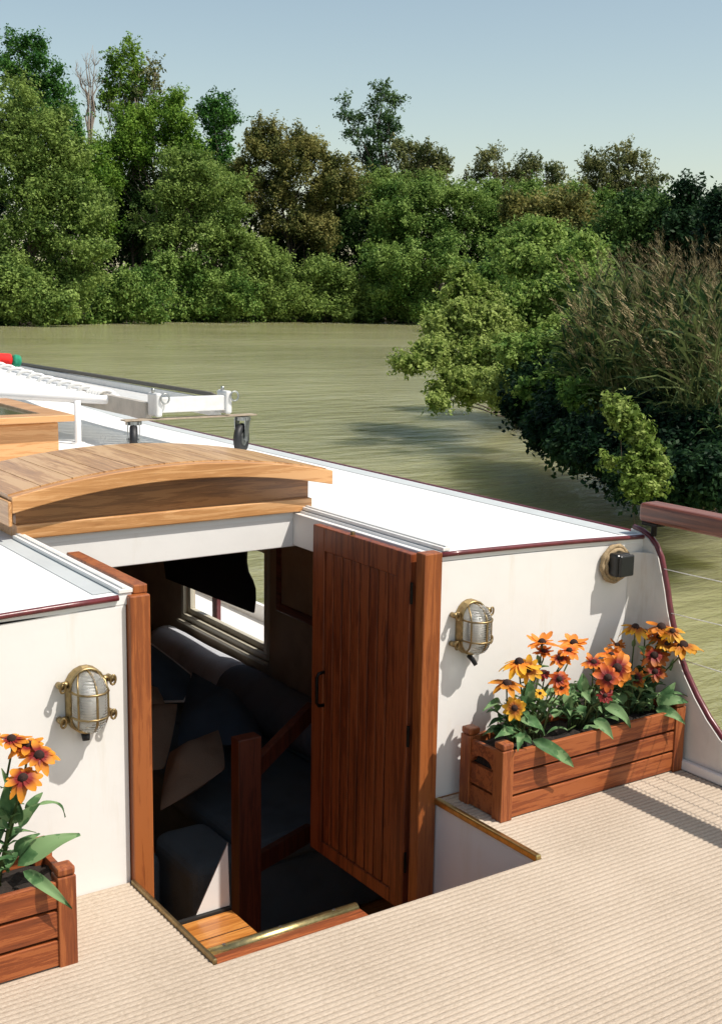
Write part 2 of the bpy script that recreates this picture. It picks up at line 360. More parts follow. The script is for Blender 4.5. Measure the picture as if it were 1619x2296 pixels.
MB().box(1.94, 2.43, .05, 6.9, -.44, -.40).build('side_ledge', 'white_roof', boat)
MB().box(2.40, 2.428, .05, 6.9, -.3995, -.30).build('bulwark', 'white_roof', boat)
bow = MB(); bow.grid([[(2.0-.02*(y-6.2)**2, y, z) for z in (.6, .9+.03*(y-5))] for y in np.linspace(5.6, 11, 14)]); bow.build('bow_bulwark', 'white_roof', boat, solid=.05)
MB().tube([(2.0-.02*(y-6.2)**2, y, .915+.03*(y-5)) for y in np.linspace(5.6, 11, 14)], .02).build('bow_capping', 'maroon', boat, smooth=True)

# doorway: lintel beam, carlins, rails, jambs
MB().box(.005, 1.066, .872, .93, .695, .822).build('hatch_beam', 'white_paint', boat, bev=.003)
MB().box(1.046, 1.075, .055, .870, .70, .824).build('hatch_carlin', 'white_paint', boat, bev=.003)
for k, (x0, x1) in enumerate(((-.026, .015), (1.075, 1.105))):
    rl = MB().box(x0, x1, -.004, .855, zr(x0)+.002, zr(x0)+.014).build('hatch_rail', 'white_paint', boat, bev=.002)
    xm = x0+.012
    MB().box(xm, xm+.012, .0, .86, zr(x0)+.0145, zr(x0)+.0185).build('rail_strip', 'aluminium_bright', rl, bev=.001)
lj = MB(); lj.box(-.002, .058, -.022, .048, -1.0, .8285); lj.build('door_jamb', 'jamb_wood', boat, bev=.004)
MB().box(.0165, .058, -.003, .49, .829, .853).build('hatch_lining', 'jamb_wood', boat, bev=.003)
rj = MB(); rj.box(.993, 1.0635, -.018, .030, -1.0, .836); rj.build('door_jamb', 'jamb_wood', boat, bev=.004)
MB().box(1.018, 1.0635, .0305, .05, -1.0, .82).build('jamb_lining', 'white_paint', boat)

# the open door leaf: frame, tongue and groove boards, handle and hinges
door = MB(); X0, X1, Y0, Y1, Z0, Z1 = .985, 1.016, .048, .632, -.40, .826
door.box(X0, X1, Y0, Y0+.075, Z0, Z1); door.box(X0, X1, Y1-.075, Y1, Z0, Z1)
door.box(X0, X1, Y0+.075, Y1-.075, Z1-.085, Z1); door.box(X0, X1, Y0+.075, Y1-.075, Z0, Z0+.05)
dr = door.build('door', 'mahogany', boat, bev=.003)
bd = MB(); n = 8; bw = (Y1-Y0-.15)/n
for k in range(n): bd.box(X0+.006, X1-.004, Y0+.075+k*bw+.0034, Y0+.075+(k+1)*bw-.0034, Z0+.05, Z1-.087)
bd.build('door_boards', 'mahogany', dr, bev=.003)
MB().box(X0+.013, X1-.010, Y0+.07, Y1-.07, Z0+.04, Z1-.08).build('door_backing', 'caulk', dr)
hy = .548
MB().tube([(X0, hy, .30), (X0-.022, hy, .298), (X0-.03, hy, .285), (X0-.03, hy, .19), (X0-.022, hy, .178), (X0, hy, .176)], .0065, 8).build('handle', 'iron', dr, smooth=True)
for z in (.70, .22, -.22):
    h = MB().tube([(.986, .039, z-.035), (.986, .039, z+.035)], .005, 10); h.build('hinge', 'iron', dr, smooth=False)
MB().tube([(1.0, .40, .826), (1.0, .40, .838)], .008, 8).build('door_bolt', 'brass', dr)

# companionway well: side walls, steps, guard rail
ww = MB(); ww.box(1.068, 1.09, -.53, -.002, -1.0, -.012); ww.box(-.03, -.004, -.53, -.002, -1.0, -.012); ww.box(-.03, 1.09, -.56, -.53, -1.0, -.014)
ww.build('well_wall', 'white_paint', boat)
eb = MB()
eb.box(-.012, .0, -.515, -.018, -.012, .012); eb.build('well_edging', 'brass', boat, bev=.003)
eb = MB(); eb.box(1.056, 1.076, -.515, -.018, -.010, .012); eb.build('well_edging', 'brass_bright', boat, bev=.004)
st = MB(); st.box(.001, .50, -.529, -.405, -.085, -.043); tr_ = st.build('step', 'mahogany_x', boat, bev=.004)
ns = MB(); ns.tube([(.003, -.396, -.048), (.495, -.396, -.048)], .0170, 16); nso = ns.build('step_nosing', 'brass_bright', tr_, smooth=True)
for x in (.08, .25, .42): MB().tube([(x, -.397, -.0315), (x, -.397, -.0298)], .005, 8).build('screw', 'steel', tr_)
s2 = MB(); s2.box(.001, .60, .27, .53, -.535, -.50); s2o = s2.build('step', 'tread', boat, bev=.003)
MB().box(.001, .60, .532, .548, -.54, -.492).build('step_lip', 'caulk', s2o)
MB().box(.001, .60, .395, .3975, -.4995, -.4985).build('step_joint', 'caulk', s2o)
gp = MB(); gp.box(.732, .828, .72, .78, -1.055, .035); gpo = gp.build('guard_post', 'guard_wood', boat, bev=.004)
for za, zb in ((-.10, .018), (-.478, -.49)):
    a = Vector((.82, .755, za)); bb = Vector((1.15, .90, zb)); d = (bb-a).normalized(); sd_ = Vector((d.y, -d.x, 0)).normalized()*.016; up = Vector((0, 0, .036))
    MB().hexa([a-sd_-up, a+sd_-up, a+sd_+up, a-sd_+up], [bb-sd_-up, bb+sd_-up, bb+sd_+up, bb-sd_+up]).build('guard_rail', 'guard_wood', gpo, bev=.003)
ck = MB(); ck.prism([(.592, .545, -.26), (.60, .545, -.49), (.47, .545, -.49)], (.012, .02, 0)); ck.build('sun_patch_panel', 'white_paint', boat)  # white panel added, cut to the outline of a patch of sunlight

# sliding hatch over the companionway
hx0, hx1 = -.042, 1.176
def hz(x, base=.0): u = (x-hx0)/(hx1-hx0); return (1-u)*.979+u*.984 + .262*u*(1-u) + base
hb = MB(); nx = 28; loops = []
for k in range(nx+1):
    x = hx0+(hx1-hx0)*k/nx; th = .053
    loops.append([(x, .80, hz(x)-th), (x, .845, hz(x)-th), (x, .845, hz(x)), (x, .80, hz(x))])
hatch = hb.loft(loops).build('sliding_hatch', 'iroko_x', boat, bev=.003)
pk = MB(); npk = 11
for k in range(npk):
    a, c_ = hx0+(hx1-hx0)*k/npk+.0016, hx0+(hx1-hx0)*(k+1)/npk-.0016; xx = np.linspace(a, c_, 4)
    pk.loft([[(x, .846, hz(x)-.016), (x, 1.40, hz(x)-.016), (x, 1.40, hz(x)+.003), (x, .846, hz(x)+.003)] for x in xx])
pk.build('hatch_planks', 'plank_y', hatch)
ckb = MB(); xx = np.linspace(hx0+.002, hx1-.002, 24); ckb.loft([[(x, .846, hz(x)-.03), (x, 1.395, hz(x)-.03), (x, 1.395, hz(x)-.0015), (x, .846, hz(x)-.0015)] for x in xx]); ckb.build('hatch_caulking', 'caulk', hatch)
for xa in (hx0-.0125,): MB().box(xa, xa+.012, .80, 1.405, .885, .966).build('hatch_side', 'iroko_y', hatch, bev=.003)
co_ = MB(); xx = np.linspace(-.008, 1.112, 24)
co_.loft([[(x, .872, .87), (x, .90, .87), (x, .90, hz(x)-.04), (x, .872, hz(x)-.04)] for x in xx]); co_.build('hatch_headboard', 'iroko_dark', hatch)
cm = MB(); cm.box(-.012, 1.117, .85, .905, zr(0)-.004, .878); cm.build('hatch_coaming', 'iroko_x', boat, bev=.004)
cs = MB(); cs.box(-.012, .02, .906, 1.42, zr(0)-.004, .93); cs.box(1.085, 1.117, .906, 1.42, zr(1)-.004, .93); cs.box(.02, 1.085, 1.39, 1.42, zr(0), .95); cs.build('hatch_coaming', 'iroko_x', boat, bev=.004)

# skylight box on the roof
skb = MB().box(-.35, .716, 2.40, 3.25, .82, 1.032).build('skylight', 'iroko_x', boat, bev=.008)
ld = MB(); lx0, lx1, ly0, ly1, lz0, lz1 = -.40, .775, 2.35, 3.30, 1.037, 1.068
ld.box(lx0, lx1, ly0, ly0+.12, lz0, lz1); ld.box(lx0, lx1, ly1-.12, ly1, lz0, lz1); ld.box(lx1-.12, lx1, ly0+.12, ly1-.12, lz0, lz1); ld.box(lx0, lx0+.12, ly0+.12, ly1-.12, lz0, lz1)
ld.build('skylight_lid', 'iroko_x', skb, bev=.004)
MB().box(lx0+.121, lx1-.121, ly0+.121, ly1-.121, lz0+.005, lz1-.012).build('skylight_glass', 'dark_glass', skb)

# wooden handrail at the side with its iron post and three wires
hr = MB(); hr.box(1.957, 2.047, -2.9, -.0, .853, .921); hro = hr.build('handrail', 'mahogany_y', boat, bev=.014, seg=3)
MB().tube([(2.0, -.04, .80), (2.0, -.04, .854)], .011, 8).build('rail_post', 'iron', hro)
MB().box(1.975, 2.02, -.075, .0, .838, .852).build('rail_foot', 'iron', hro, bev=.004)
for za, zb in ((.690, .70), (.537, .553), (.383, .39)):
    ya = {.690: -.07, .537: -.11, .383: -.20}[za]
    MB().tube([(2.0, ya+.02, za)]+[(2.0, ya-(2.7)*u, za+(zb-za)*u*8-.02*u*(1-u)) for u in (.05, .125, .3, .6, 1)], .0017, 6).build('rail_wire', 'rope_white', boat, smooth=True)

# the window in the far cabin side
wf = MB(); wy0, wy1, wz0, wz1 = 2.5, 3.46, -.27, .30
wf.box(1.852, 1.872, wy0-.035, wy1+.035, wz0-.035, wz0); wf.box(1.852, 1.872, wy0-.035, wy1+.035, wz1, wz1+.035); wf.box(1.852, 1.872, wy0-.035, wy0, wz0, wz1); wf.box(1.852, 1.872, wy1, wy1+.035, wz0, wz1)
win = wf.build('window', 'cream_frame', boat, bev=.004)
w2 = MB(); i0 = .035; w2.box(1.88, 1.91, wy0, wy1, wz0, wz0+i0); w2.box(1.88, 1.91, wy0, wy1, wz1-i0, wz1); w2.box(1.88, 1.91, wy0, wy0+i0, wz0+i0, wz1-i0); w2.box(1.88, 1.91, wy1-i0, wy1, wz0+i0, wz1-i0)
w2.build('window_sash', 'cream_frame', win, bev=.003)
MB().box(1.894, 1.898, wy0+i0, wy1-i0, wz0+i0, wz1-i0).build('window_pane', 'pane_glass', win)
MB().box(1.935, 1.96, 3.19, 3.25, -.4, .40).build('window_post', 'maroon', win)
MB().box(1.83, 1.853, wy0-.05, wy1+.05, wz0-.055, wz0-.036).build('window_sill', 'cream_frame', win, bev=.004)

# deck under the carpet
dk = MB(); dk.box(-1.6, 1.99, -3.6, -.535, -.05, -.012); dk.box(-1.6, -.031, -.53, -.001, -.05, -.012); dk.box(1.091, 1.99, -.53, -.001, -.05, -.012); dk.build('deck', 'white_paint', boat)

# ribbed carpet on the deck: real cords running along the wall
PER = .0195
def cords(mb, x0, x1, y0, y1):
    n = max(1, round((y1-y0)/PER)); step = (y1-y0)/n; prof = []
    for i in range(n):
        for u, h in ((0, 0), (.16, .0042), (.38, .006), (.62, .006), (.84, .0042)): prof.append((y0+(i+u)*step, h))
    prof.append((y1, 0))
    mb.grid([[(x0, y, h-.009) for y, h in prof], [(x1, y, h-.009) for y, h in prof]])
cp = MB(); cords(cp, -1.6, 1.966, -3.5, -.516); cords(cp, -1.6, -.0125, -.516, -.004); cords(cp, 1.0765, 1.966, -.516, -.004)
carpet = cp.build('carpet', 'carpet', None, smooth=False, solid=.004); tag(carpet, 'beige ribbed carpet covering the whole aft deck around the companionway', 'carpet')

# ------------------------------------------------------------------ wall lamps
def stadium(w, h, n=10):
    r = w/2; s = h/2-r
    return [(r*math.cos(a), s+r*math.sin(a)) for a in np.linspace(0, math.pi, n)]+[(r*math.cos(a), -s+r*math.sin(a)) for a in np.linspace(math.pi, 2*math.pi, n)]
def bulkhead(loc, label):
    t_ = thing('wall_lamp', label, 'lamp', loc, 'brass bulkhead lamps on the white cabin wall')
    W_, H_ = .098, .178
    def ring(k, y, dz=0): return [(x*k, y, z*(1-(1-k)*W_/H_)+dz) for x, z in stadium(W_, H_)]
    MB().loft([ring(1.07, 0), ring(1.07, -.010), ring(1.0, -.020), ring(.98, -.024)]).build('base_plate', 'brass', t_, smooth=False, bev=.002, local=True)
    gl = [ring(.88, -.022), ring(.88, -.05), ring(.82, -.066), ring(.66, -.080), ring(.50, -.088), ring(.26, -.092)]
    MB().loft(gl).build('glass_dome', 'ribbed_glass', t_, smooth=True, local=True)
    MB().loft([ring(.86, -.0245), ring(.86, -.027)]).build('reflector', 'aluminium_bright', t_, local=True)
    MB().tube([(0, -.034, -.05), (0, -.040, -.02), (0, -.044, .02), (0, -.04, .045)], [.010, .017, .020, .008], 12).build('bulb', 'white_tube', t_, smooth=True, local=True)
    cg = MB(); cg.tube(ring(.98, -.03), .004, 8, True)
    hh = .083
    cg.tube([(0, -.028, hh), (0, -.05, hh-.002), (0, -.075, hh-.012), (0, -.093, hh-.034), (0, -.098, .034), (0, -.098, -.034), (0, -.093, -hh+.034), (0, -.075, -hh+.012), (0, -.05, -hh+.002), (0, -.028, -hh)], .0034, 8)
    for z in (.034, -.034):
        cg.tube([(-.049, -.028, z), (-.048, -.05, z), (-.041, -.075, z), (-.024, -.093, z), (0, -.099, z), (.024, -.093, z), (.041, -.075, z), (.048, -.05, z), (.049, -.028, z)], .0032, 8)
    for sx in (-1, 1):
        cg.tube([(sx*.024, -.028, .079), (sx*.038, -.058, .058), (sx*.0415, -.070, .033), (sx*.0415, -.071, -.033), (sx*.038, -.058, -.058), (sx*.024, -.028, -.079)], .003, 8)
    cg.build('guard', 'brass', t_, smooth=True, local=True)
    for sx in (-1, 1):
        for z in (.048, -.048):
            lg = MB(); lg.tube([(sx*.046, -.012, z), (sx*.066, -.014, z)], [.011, .009], 10); lg.tube([(sx*.070, -.002, z), (sx*.070, -.028, z)], .009, 10)
            a = [(sx*.070+.014*math.cos(q)*.55*sx, -.036-.002*math.sin(q), z+.014*math.sin(q)*(1 if z > 0 else 1)) for q in np.linspace(0, 2*math.pi, 12)[:-1]]
            lg.tube(a, .0032, 6, True); lg.build('clamp', 'brass', t_, smooth=True, local=True)
    return t_
lampA = bulkhead((-.131, -.001, .562), 'ribbed glass brass lamp on the white wall between planter and left doorway post')
lampB = bulkhead((1.188, -.001, .574), 'caged brass lamp right of the open doorway with a black cable end below it')
MB().tube([(-.002, -.014, -.096), (-.002, -.018, -.114)], [.012, .010], 10).build('cable_gland', 'rubber', lampA, smooth=True, local=True)
MB().tube([(-.004, -.014, -.096), (.0, -.03, -.106), (.006, -.042, -.124)], [.008, .008, .007], 10).build('cable_gland', 'rubber', lampB, smooth=True, local=True)

# black junction box in a ring of rope
jb = thing('junction_box', 'square black plastic box ringed with tan rope high on the white wall', 'socket box', (1.835, -.001, .712))
b1 = MB(); b1.box(-.036, .036, -.064, 0, -.038, .044); b1.build('box_body', 'black_plastic', jb, bev=.012, seg=3, local=True)
b1 = MB(); b1.box(-.034, .035, -.078, -.065, -.035, .042); b1.build('box_lid', 'black_plastic', jb, bev=.008, seg=3, local=True)
rp = MB()
for rr in (.050, .063): rp.tube([(rr*math.cos(a)+.006, -.012-(.063-rr)*.4, rr*math.sin(a)) for a in np.linspace(0, 2*math.pi, 36)[:-1]], [.0085+.0018*math.sin(a*26) for a in np.linspace(0, 2*math.pi, 36)[:-1]], 8, True)
rp.build('rope_ring', 'rope_tan', jb, smooth=True, local=True)

# ------------------------------------------------------------------ planters
def planter(x0, x1, y0, y1, H_, label):
    t_ = thing('flower_box', label, 'planter', ((x0+x1)/2, (y0+y1)/2, 0), 'slatted wooden flower boxes against the cabin wall')
    P = .047
    for px in (x0, x1-P):
        for py in (y0, y1-P):
            p_ = MB(); p_.box(px, px+P, py, py+P, -.002, H_-.028)
            p_.build('corner_post', 'post_wood', t_, bev=.003)
            c_ = MB(); c_.box(px+.001, px+P-.001, py+.001, py+P-.001, H_-.0265, H_-.004); c_.build('post_cap', 'post_wood', t_, bev=.006)
    bh = (H_-.03-.004)/3
    for k in range(3):
        z0 = .004+k*bh; z1 = z0+bh-.0085
        MB().box(x0+P-.001, x1-P+.001, y0+.006, y0+.022, z0, z1).build('front_board', 'mahogany_x', t_, bev=.002)
        MB().box(x0+P-.001, x1-P+.001, y1-.022, y1-.006, z0, z1).build('back_board', 'mahogany_x', t_, bev=.002)
        for xa in (x0+.006, x1-.022):
            e_ = MB()
            if k == 2:                                         # top end board with an arched hand hole
                ym = (y0+y1)/2; hw = (y1-y0-2*P)*.40; arc = [(xa, ym+hw*math.cos(a), z0+.001+.026*math.sin(a)) for a in np.linspace(0, math.pi, 13)]
                pts = [(xa, y1-P+.001, z0), (xa, y1-P+.001, z1), (xa, y0+P-.001, z1), (xa, y0+P-.001, z0)]
                e_.prism(pts+arc[::-1], (.016, 0, 0))
            else: e_.box(xa, xa+.016, y0+P-.001, y1-P+.001, z0, z1)
            e_.build('end_board', 'mahogany_x', t_)
    sl = MB(); rows = []; rnd = random.Random(3)
    for i in range(8): rows.append([(x0+.023+(x1-x0-.046)*k/30, y0+.023+(y1-y0-.046)*i/7, H_-.062+rnd.uniform(-.008, .008)) for k in range(31)])
    sl.grid(rows); sl.box(x0+.022, x1-.022, y0+.022, y1-.022, .01, H_-.085); sl.build('soil', 'soil', t_)
    return t_
planter(1.133, 1.972, -.262, -.050, .262, 'long wooden flower box beside the doorway, planted with a crowd of orange blooms')
planter(-1.12, -.288, -.330, -.120, .262, 'wooden flower box left of the doorway, holding one tall plant')

# ------------------------------------------------------------------ plants in the planters
YEL, ORG, DOR, RED, BRN = (.82, .45, .02), (.84, .28, .02), (.70, .15, .014), (.26, .014, .010), (.46, .14, .014)
def flower(c, r, face, cols, seed, parent, droop=.25):
    rnd = random.Random(seed); face = Vector(face).normalized(); a = face.orthogonal().normalized(); b_ = face.cross(a); c = Vector(c)
    V = []; F = []; Cc = []; n = rnd.randint(11, 14); inner, outer = cols
    for i in range(n):
        th = 2*math.pi*i/n+rnd.uniform(-.12, .12); L = r*rnd.uniform(.78, 1.14); wd = r*rnd.uniform(.16, .27); dr_ = droop+rnd.uniform(-.34, .34); lay = rnd.uniform(-.04, .04)*r
        ra = a*math.cos(th)+b_*math.sin(th); ta = -a*math.sin(th)+b_*math.cos(th); n0 = len(V); tw = rnd.uniform(-.3, .3)
        for u, wf_ in ((.12, .45), (.4, .95), (.68, 1.0), (.9, .62), (1.0, .16)):
            ctr = c+ra*(L*u)-face*(dr_*L*u*u)+face*(lay+.04*r)
            for sgn in (-1, 0, 1):
                V.append(ctr+ta*(sgn*wd*wf_)+face*((.035*r if sgn else -.02*r)+tw*sgn*wd*wf_*.6))
                k = min(1, max(0, (u-.42)/.36)); Cc.append(tuple(inner[j]*(1-k)+outer[j]*k for j in range(3)))
        for q in range(4):
            for s_ in range(2): F.append((n0+q*3+s_, n0+q*3+s_+1, n0+q*3+s_+4, n0+q*3+s_+3))
    me = bpy.data.meshes.new('flower'); me.from_pydata(V, [], F); at = me.color_attributes.new('Col', 'FLOAT_COLOR', 'POINT')
    at.data.foreach_set('color', np.array([(*x, 1) for x in Cc], np.float32).ravel())
    o = link('flower', me, 'petal', parent, smooth=True)
    d = MB(); rings = []
    for u, h in ((1, 0), (1, .35), (.8, .75), (.45, 1.0), (.1, 1.08)): rings.append([c+(a*math.cos(q)+b_*math.sin(q))*(r*.27*u)+face*(r*.30*h-.02*r) for q in np.linspace(0, 2*math.pi, 13)[:-1]])
    d.loft(rings).build('flower_centre', 'flower_disc', o, smooth=True)
def leaf(mb, base, tip, wid, up=(0, 0, 1), arch=.25, n=7, curl=0):
    base, tip = Vector(base), Vector(tip); d = tip-base; L = d.length; u_ = Vector(up); side = d.cross(u_)
    side = side.normalized() if side.length > 1e-6 else Vector((1, 0, 0)); u_ = side.cross(d).normalized(); rows = []
    for i in range(n+1):
        t = i/n; w_ = wid*(math.sin(math.pi*min(1, .06+t*.94)**.8))**.85*(1-.12*t) if 0 < i < n else wid*.08
        p = base+d*t+u_*(arch*L*4*t*(1-t)*.5)-Vector((0, 0, curl*L*t*t))
        wav = .012*math.sin(t*9+base.x*50)*L*2
        rows.append([p-side*w_+u_*(w_*.35+wav), p-side*w_*.5+u_*w_*.12, p-u_*.002, p+side*w_*.5+u_*w_*.12, p+side*w_+u_*(w_*.35-wav)])
    mb.grid(rows)
def plant(label, base, heads, hero, nleaf, seed, spread, zt, grp='black-eyed flowers in the wooden boxes'):
    rnd = random.Random(seed); base = Vector(base); pl_ = thing('flowering_plant', label, 'plant', base, grp)
    st_ = MB(); lf = MB()
    for i, (c, r, face, cols, dr_) in enumerate(heads):
        c = Vector(c); f_ = Vector(face).normalized(); foot = base+Vector((rnd.uniform(-.5, .5)*spread, rnd.uniform(-.03, .03), 0)); foot.x = foot.x*.6+min(max(c.x, base.x-spread), base.x+spread)*.4
        m1 = foot.lerp(c, .5)+Vector((rnd.uniform(-.015, .015), rnd.uniform(-.01, .01), .02)); st_.tube([foot, m1, c-f_*.02-Vector((0, 0, .008)), c-f_*.003], [.0036, .003, .0027, .005], 6)
        flower(c, r, face, cols, seed*50+i, pl_, dr_)
        for k in range(2):                                      # small leaves up the stem
            p = foot.lerp(m1, rnd.uniform(.4, 1)) if k == 0 else m1.lerp(c, rnd.uniform(.1, .6)); th = rnd.uniform(0, 6.28)
            leaf(lf, p, p+Vector((math.cos(th)*.045, math.sin(th)*.045*.8, rnd.uniform(.0, .04))), rnd.uniform(.007, .012), arch=.1)
    for i in range(nleaf):
        th = rnd.uniform(0, 6.28); h = rnd.uniform(0, 1)**.8; p = base+Vector((rnd.uniform(-1, 1)*spread, rnd.uniform(-.05, .05), .01+h*(zt-base.z)*.62))
        L = rnd.uniform(.055, .10)*(1.1-.3*h); dz = rnd.uniform(-.15, .9)
        tip = p+Vector((math.cos(th), math.sin(th)*.75, dz)).normalized()*L
        if tip.y > -.015: tip.y = -.015
        leaf(lf, p, tip, rnd.uniform(.011, .021), arch=rnd.uniform(.1, .35), curl=rnd.uniform(0, .45))
        if i % 2 == 0: st_.tube([base+Vector(((p.x-base.x)*.6, 0, 0)), base.lerp(p, .5)+Vector((0, 0, .01)), p], .0026, 5)
    for (bs, tp, wd, ar, cu) in hero: leaf(lf, bs, tp, wd*.80, up=(toC.x*.8, toC.y*.8, toC.z*.8+.5), arch=ar, curl=cu, n=10)
    lf.build('leaves', 'planter_leaf', pl_, smooth=True); st_.build('stems', 'stem_green', pl_, smooth=True)
def c3(x, y): return (1650+x/1.9047)/1.5442, (2100+y/1.9047)/1.5442
def c4(x, y): return (x/2.87)/1.5442, (2500+y/2.87)/1.5442
toC = (CAM-Vector((1.5, -.15, .45))).normalized()
def hd(x, y, r, cols, yy, tilt, dr_=.25, sx=0):
    c = ony(*c3(x, y), yy); f_ = Vector((sx, 0, 1))*(1-tilt)+toC*tilt
    return (c, r*.00052*1.27, f_, cols, dr_)
A1 = [hd(280, 372, 90, (ORG, YEL), -.19, .15, .55), hd(340, 415, 66, (BRN, YEL), -.22, .75, .3), hd(200, 515, 88, (BRN, (.7, .3, .02)), -.20, .12, .3), hd(250, 670, 60, (BRN, YEL), -.235, .95, .05),
      hd(418, 572, 30, (YEL, YEL), -.22, .6, .2), hd(430, 240, 78, (ORG, (.80, .27, .04)), -.15, .12, -.15), hd(440, 300, 52, (RED, ORG), -.16, .2, -.1), hd(445, 440, 40, (RED, RED), -.12, .4),
      hd(550, 345, 62, (RED, ORG), -.15, .3, .2), hd(640, 245, 80, (ORG, (.80, .27, .04)), -.12, .15, -.1), hd(610, 292, 60, (DOR, ORG), -.16, .3, .15), hd(545, 480, 58, (RED, DOR), -.2, .6, .2), hd(560, 535, 46, (DOR, ORG), -.215, .8, .1)]
A2 = [hd(770, 370, 62, (RED, ORG), -.14, .35, .1), hd(885, 325, 72, (DOR, ORG), -.13, .3, .0), hd(925, 405, 92, (RED, ORG), -.20, .85, .15), hd(865, 470, 76, (RED, DOR), -.22, .75, .15), hd(965, 430, 60, (RED, ORG), -.18, .7, .2),
      hd(1055, 475, 55, (RED, ORG), -.17, .6, .2), hd(845, 588, 44, (RED, RED), -.23, .75, .1), hd(925, 258, 56, (BRN, BRN), -.11, .08, -.05), hd(830, 395, 48, (RED, ORG), -.16, .4)]
A3 = [hd(1045, 140, 80, (BRN, YEL), -.13, .12, .5), hd(1110, 165, 52, (RED, DOR), -.11, .2, .3), hd(1215, 140, 95, (BRN, ORG), -.15, .15, .35), hd(1290, 165, 62, (BRN, YEL), -.2, .3, .5), hd(1358, 262, 105, (BRN, (.7, .33, .02)), -.24, .12, .35),
      hd(1255, 250, 62, (BRN, YEL), -.19, .3, .4), hd(1170, 325, 80, (RED, BRN), -.18, .45, .35), hd(1175, 432, 62, (RED, BRN), -.21, .5, .2), hd(1200, 205, 60, (BRN, (.6, .25, .02)), -.14, .3, .5)]
def hl_(x0, y0, ya, x1, y1, yb, wd, ar=.2, cu=0): return (ony(*c3(x0, y0), ya), ony(*c3(x1, y1), yb), wd, ar, cu)
ZS = .2
plant('flowering plant at the doorway end of the long box, with pale orange and yellow blooms', (1.33, -.155, ZS), A1, [hl_(370, 880, -.24, 640, 1060, -.305, .030, .25, .0), hl_(330, 640, -.2, 360, 480, -.19, .03), hl_(160, 640, -.18, 40, 650, -.2, .017, .35, .2), hl_(280, 750, -.22, 450, 800, -.24, .024, .4, .25), hl_(260, 820, -.2, 120, 870, -.24, .022, .2), hl_(300, 830, -.23, 270, 960, -.28, .016, .2), hl_(310, 860, -.24, 365, 905, -.27, .015, .3)], 64, 11, .13, .38)
plant('flowering plant in the middle of the long box, with deep orange and dark red blooms', (1.58, -.155, ZS), A2, [hl_(775, 745, -.22, 900, 860, -.29, .026, .45, .1), hl_(830, 650, -.2, 1015, 770, -.26, .026, .5, .15), hl_(700, 560, -.2, 750, 620, -.24, .018, .3, .2), hl_(700, 560, -.17, 700, 440, -.16, .026), hl_(600, 700, -.17, 620, 560, -.19, .02)], 74, 12, .12, .38)
plant('flowering plant by the curved maroon capping, with the tallest brown centred yellow blooms', (1.82, -.155, ZS), A3, [hl_(1180, 680, -.21, 1375, 755, -.30, .026, .4, .1), hl_(1200, 640, -.21, 1395, 615, -.27, .028, .35, .1), hl_(1200, 660, -.2, 1310, 500, -.22, .028, .2), hl_(1100, 330, -.15, 1060, 260, -.17, .022), hl_(1290, 430, -.17, 1310, 330, -.18, .02)], 80, 13, .11, .42)
def hd4(x, y, r, cols, yy, tilt, dr_=.25):
    c = ony(*c4(x, y), yy); f_ = Vector((0, 0, 1))*(1-tilt)+(CAM-c).normalized()*tilt
    return (c, r, f_, cols, dr_)
OY = (.82, .32, .02)
B1 = [hd4(120, 175, .044, (RED, OY), -.23, .15, .25), hd4(280, 235, .046, (RED, OY), -.25, .18, .3), hd4(395, 335, .047, (RED, OY), -.30, .42, .35), hd4(235, 560, .045, (RED, OY), -.32, .45, .3), hd4(-120, 150, .044, (RED, OY), -.25, .2, .3)]
def h4(x0, y0, ya, x1, y1, yb, wd, ar=.2, cu=0): return (ony(*c4(x0, y0), ya), ony(*c4(x1, y1), yb), wd, ar, cu)
plant('tall plant in the left box, its orange blooms with dark red centres below the lamp', (-.47, -.225, ZS), B1,
      [h4(180, 1430, -.24, 800, 1040, -.26, .036, .18, .12), h4(160, 1330, -.23, 400, 1075, -.25, .022, .3, .1), h4(380, 820, -.24, 650, 870, -.2, .008, .4, .2), h4(190, 1030, -.25, 400, 810, -.27, .022, .1), h4(270, 900, -.23, 430, 700, -.22, .018, .1),
       h4(150, 1010, -.26, 60, 620, -.26, .034, .1), h4(100, 1040, -.28, -160, 1090, -.3, .02, .3), h4(240, 1480, -.26, 720, 1800, -.36, .020, .45, .1), h4(150, 700, -.25, 20, 460, -.25, .012, .1), h4(200, 1000, -.27, 160, 700, -.26, .02, .1)], 26, 14, .06, .47)

# ------------------------------------------------------------------ gangway on its caster dolly
gw = thing('gangway', 'aluminium gangway lying along the roof edge on a dolly with two black casters', 'gangway', (1.45, 3, .84))
ga = MB(); ga.box(1.270, 1.640, 2.505, 2.545, 1.040, 1.115); ga.build('end_beam', 'aluminium_bright', gw, bev=.004)
for xa in (1.245, 1.628):
    e_ = MB(); e_.box(xa, xa+.034, 2.49, 2.60, 1.022, 1.138); e_.build('end_lug', 'aluminium_bright', gw, bev=.010)
    rg = MB(); rg.tube([(xa+.052, 2.485+.004*math.cos(a), 1.112+.024*math.sin(a)) if 0 else (xa+.042+.022*math.cos(a), 2.482, 1.112+.024*math.sin(a)) for a in np.linspace(0, 2*math.pi, 16)[:-1]], .0045, 6, True); rg.build('lock_ring', 'galvanised', gw, smooth=True); MB().tube([(xa+.01, 2.55, 1.138), (xa+.01, 2.55, 1.158)], .009, 8).build('lock_pin', 'galvanised', gw, smooth=True)
for xa in (1.235, 1.62):
    MB().box(xa, xa+.036, 2.60, 6.2, 1.0, 1.085).build('side_beam', 'aluminium_bright' if xa > 1.5 else 'aluminium_shaded', gw, bev=.003)
dkk = MB()
for k in range(46): dkk.box(1.272, 1.618, 2.62+k*.078, 2.62+k*.078+.06, 1.035, 1.052)
dkk.build('tread_plate', 'aluminium_bright', gw)
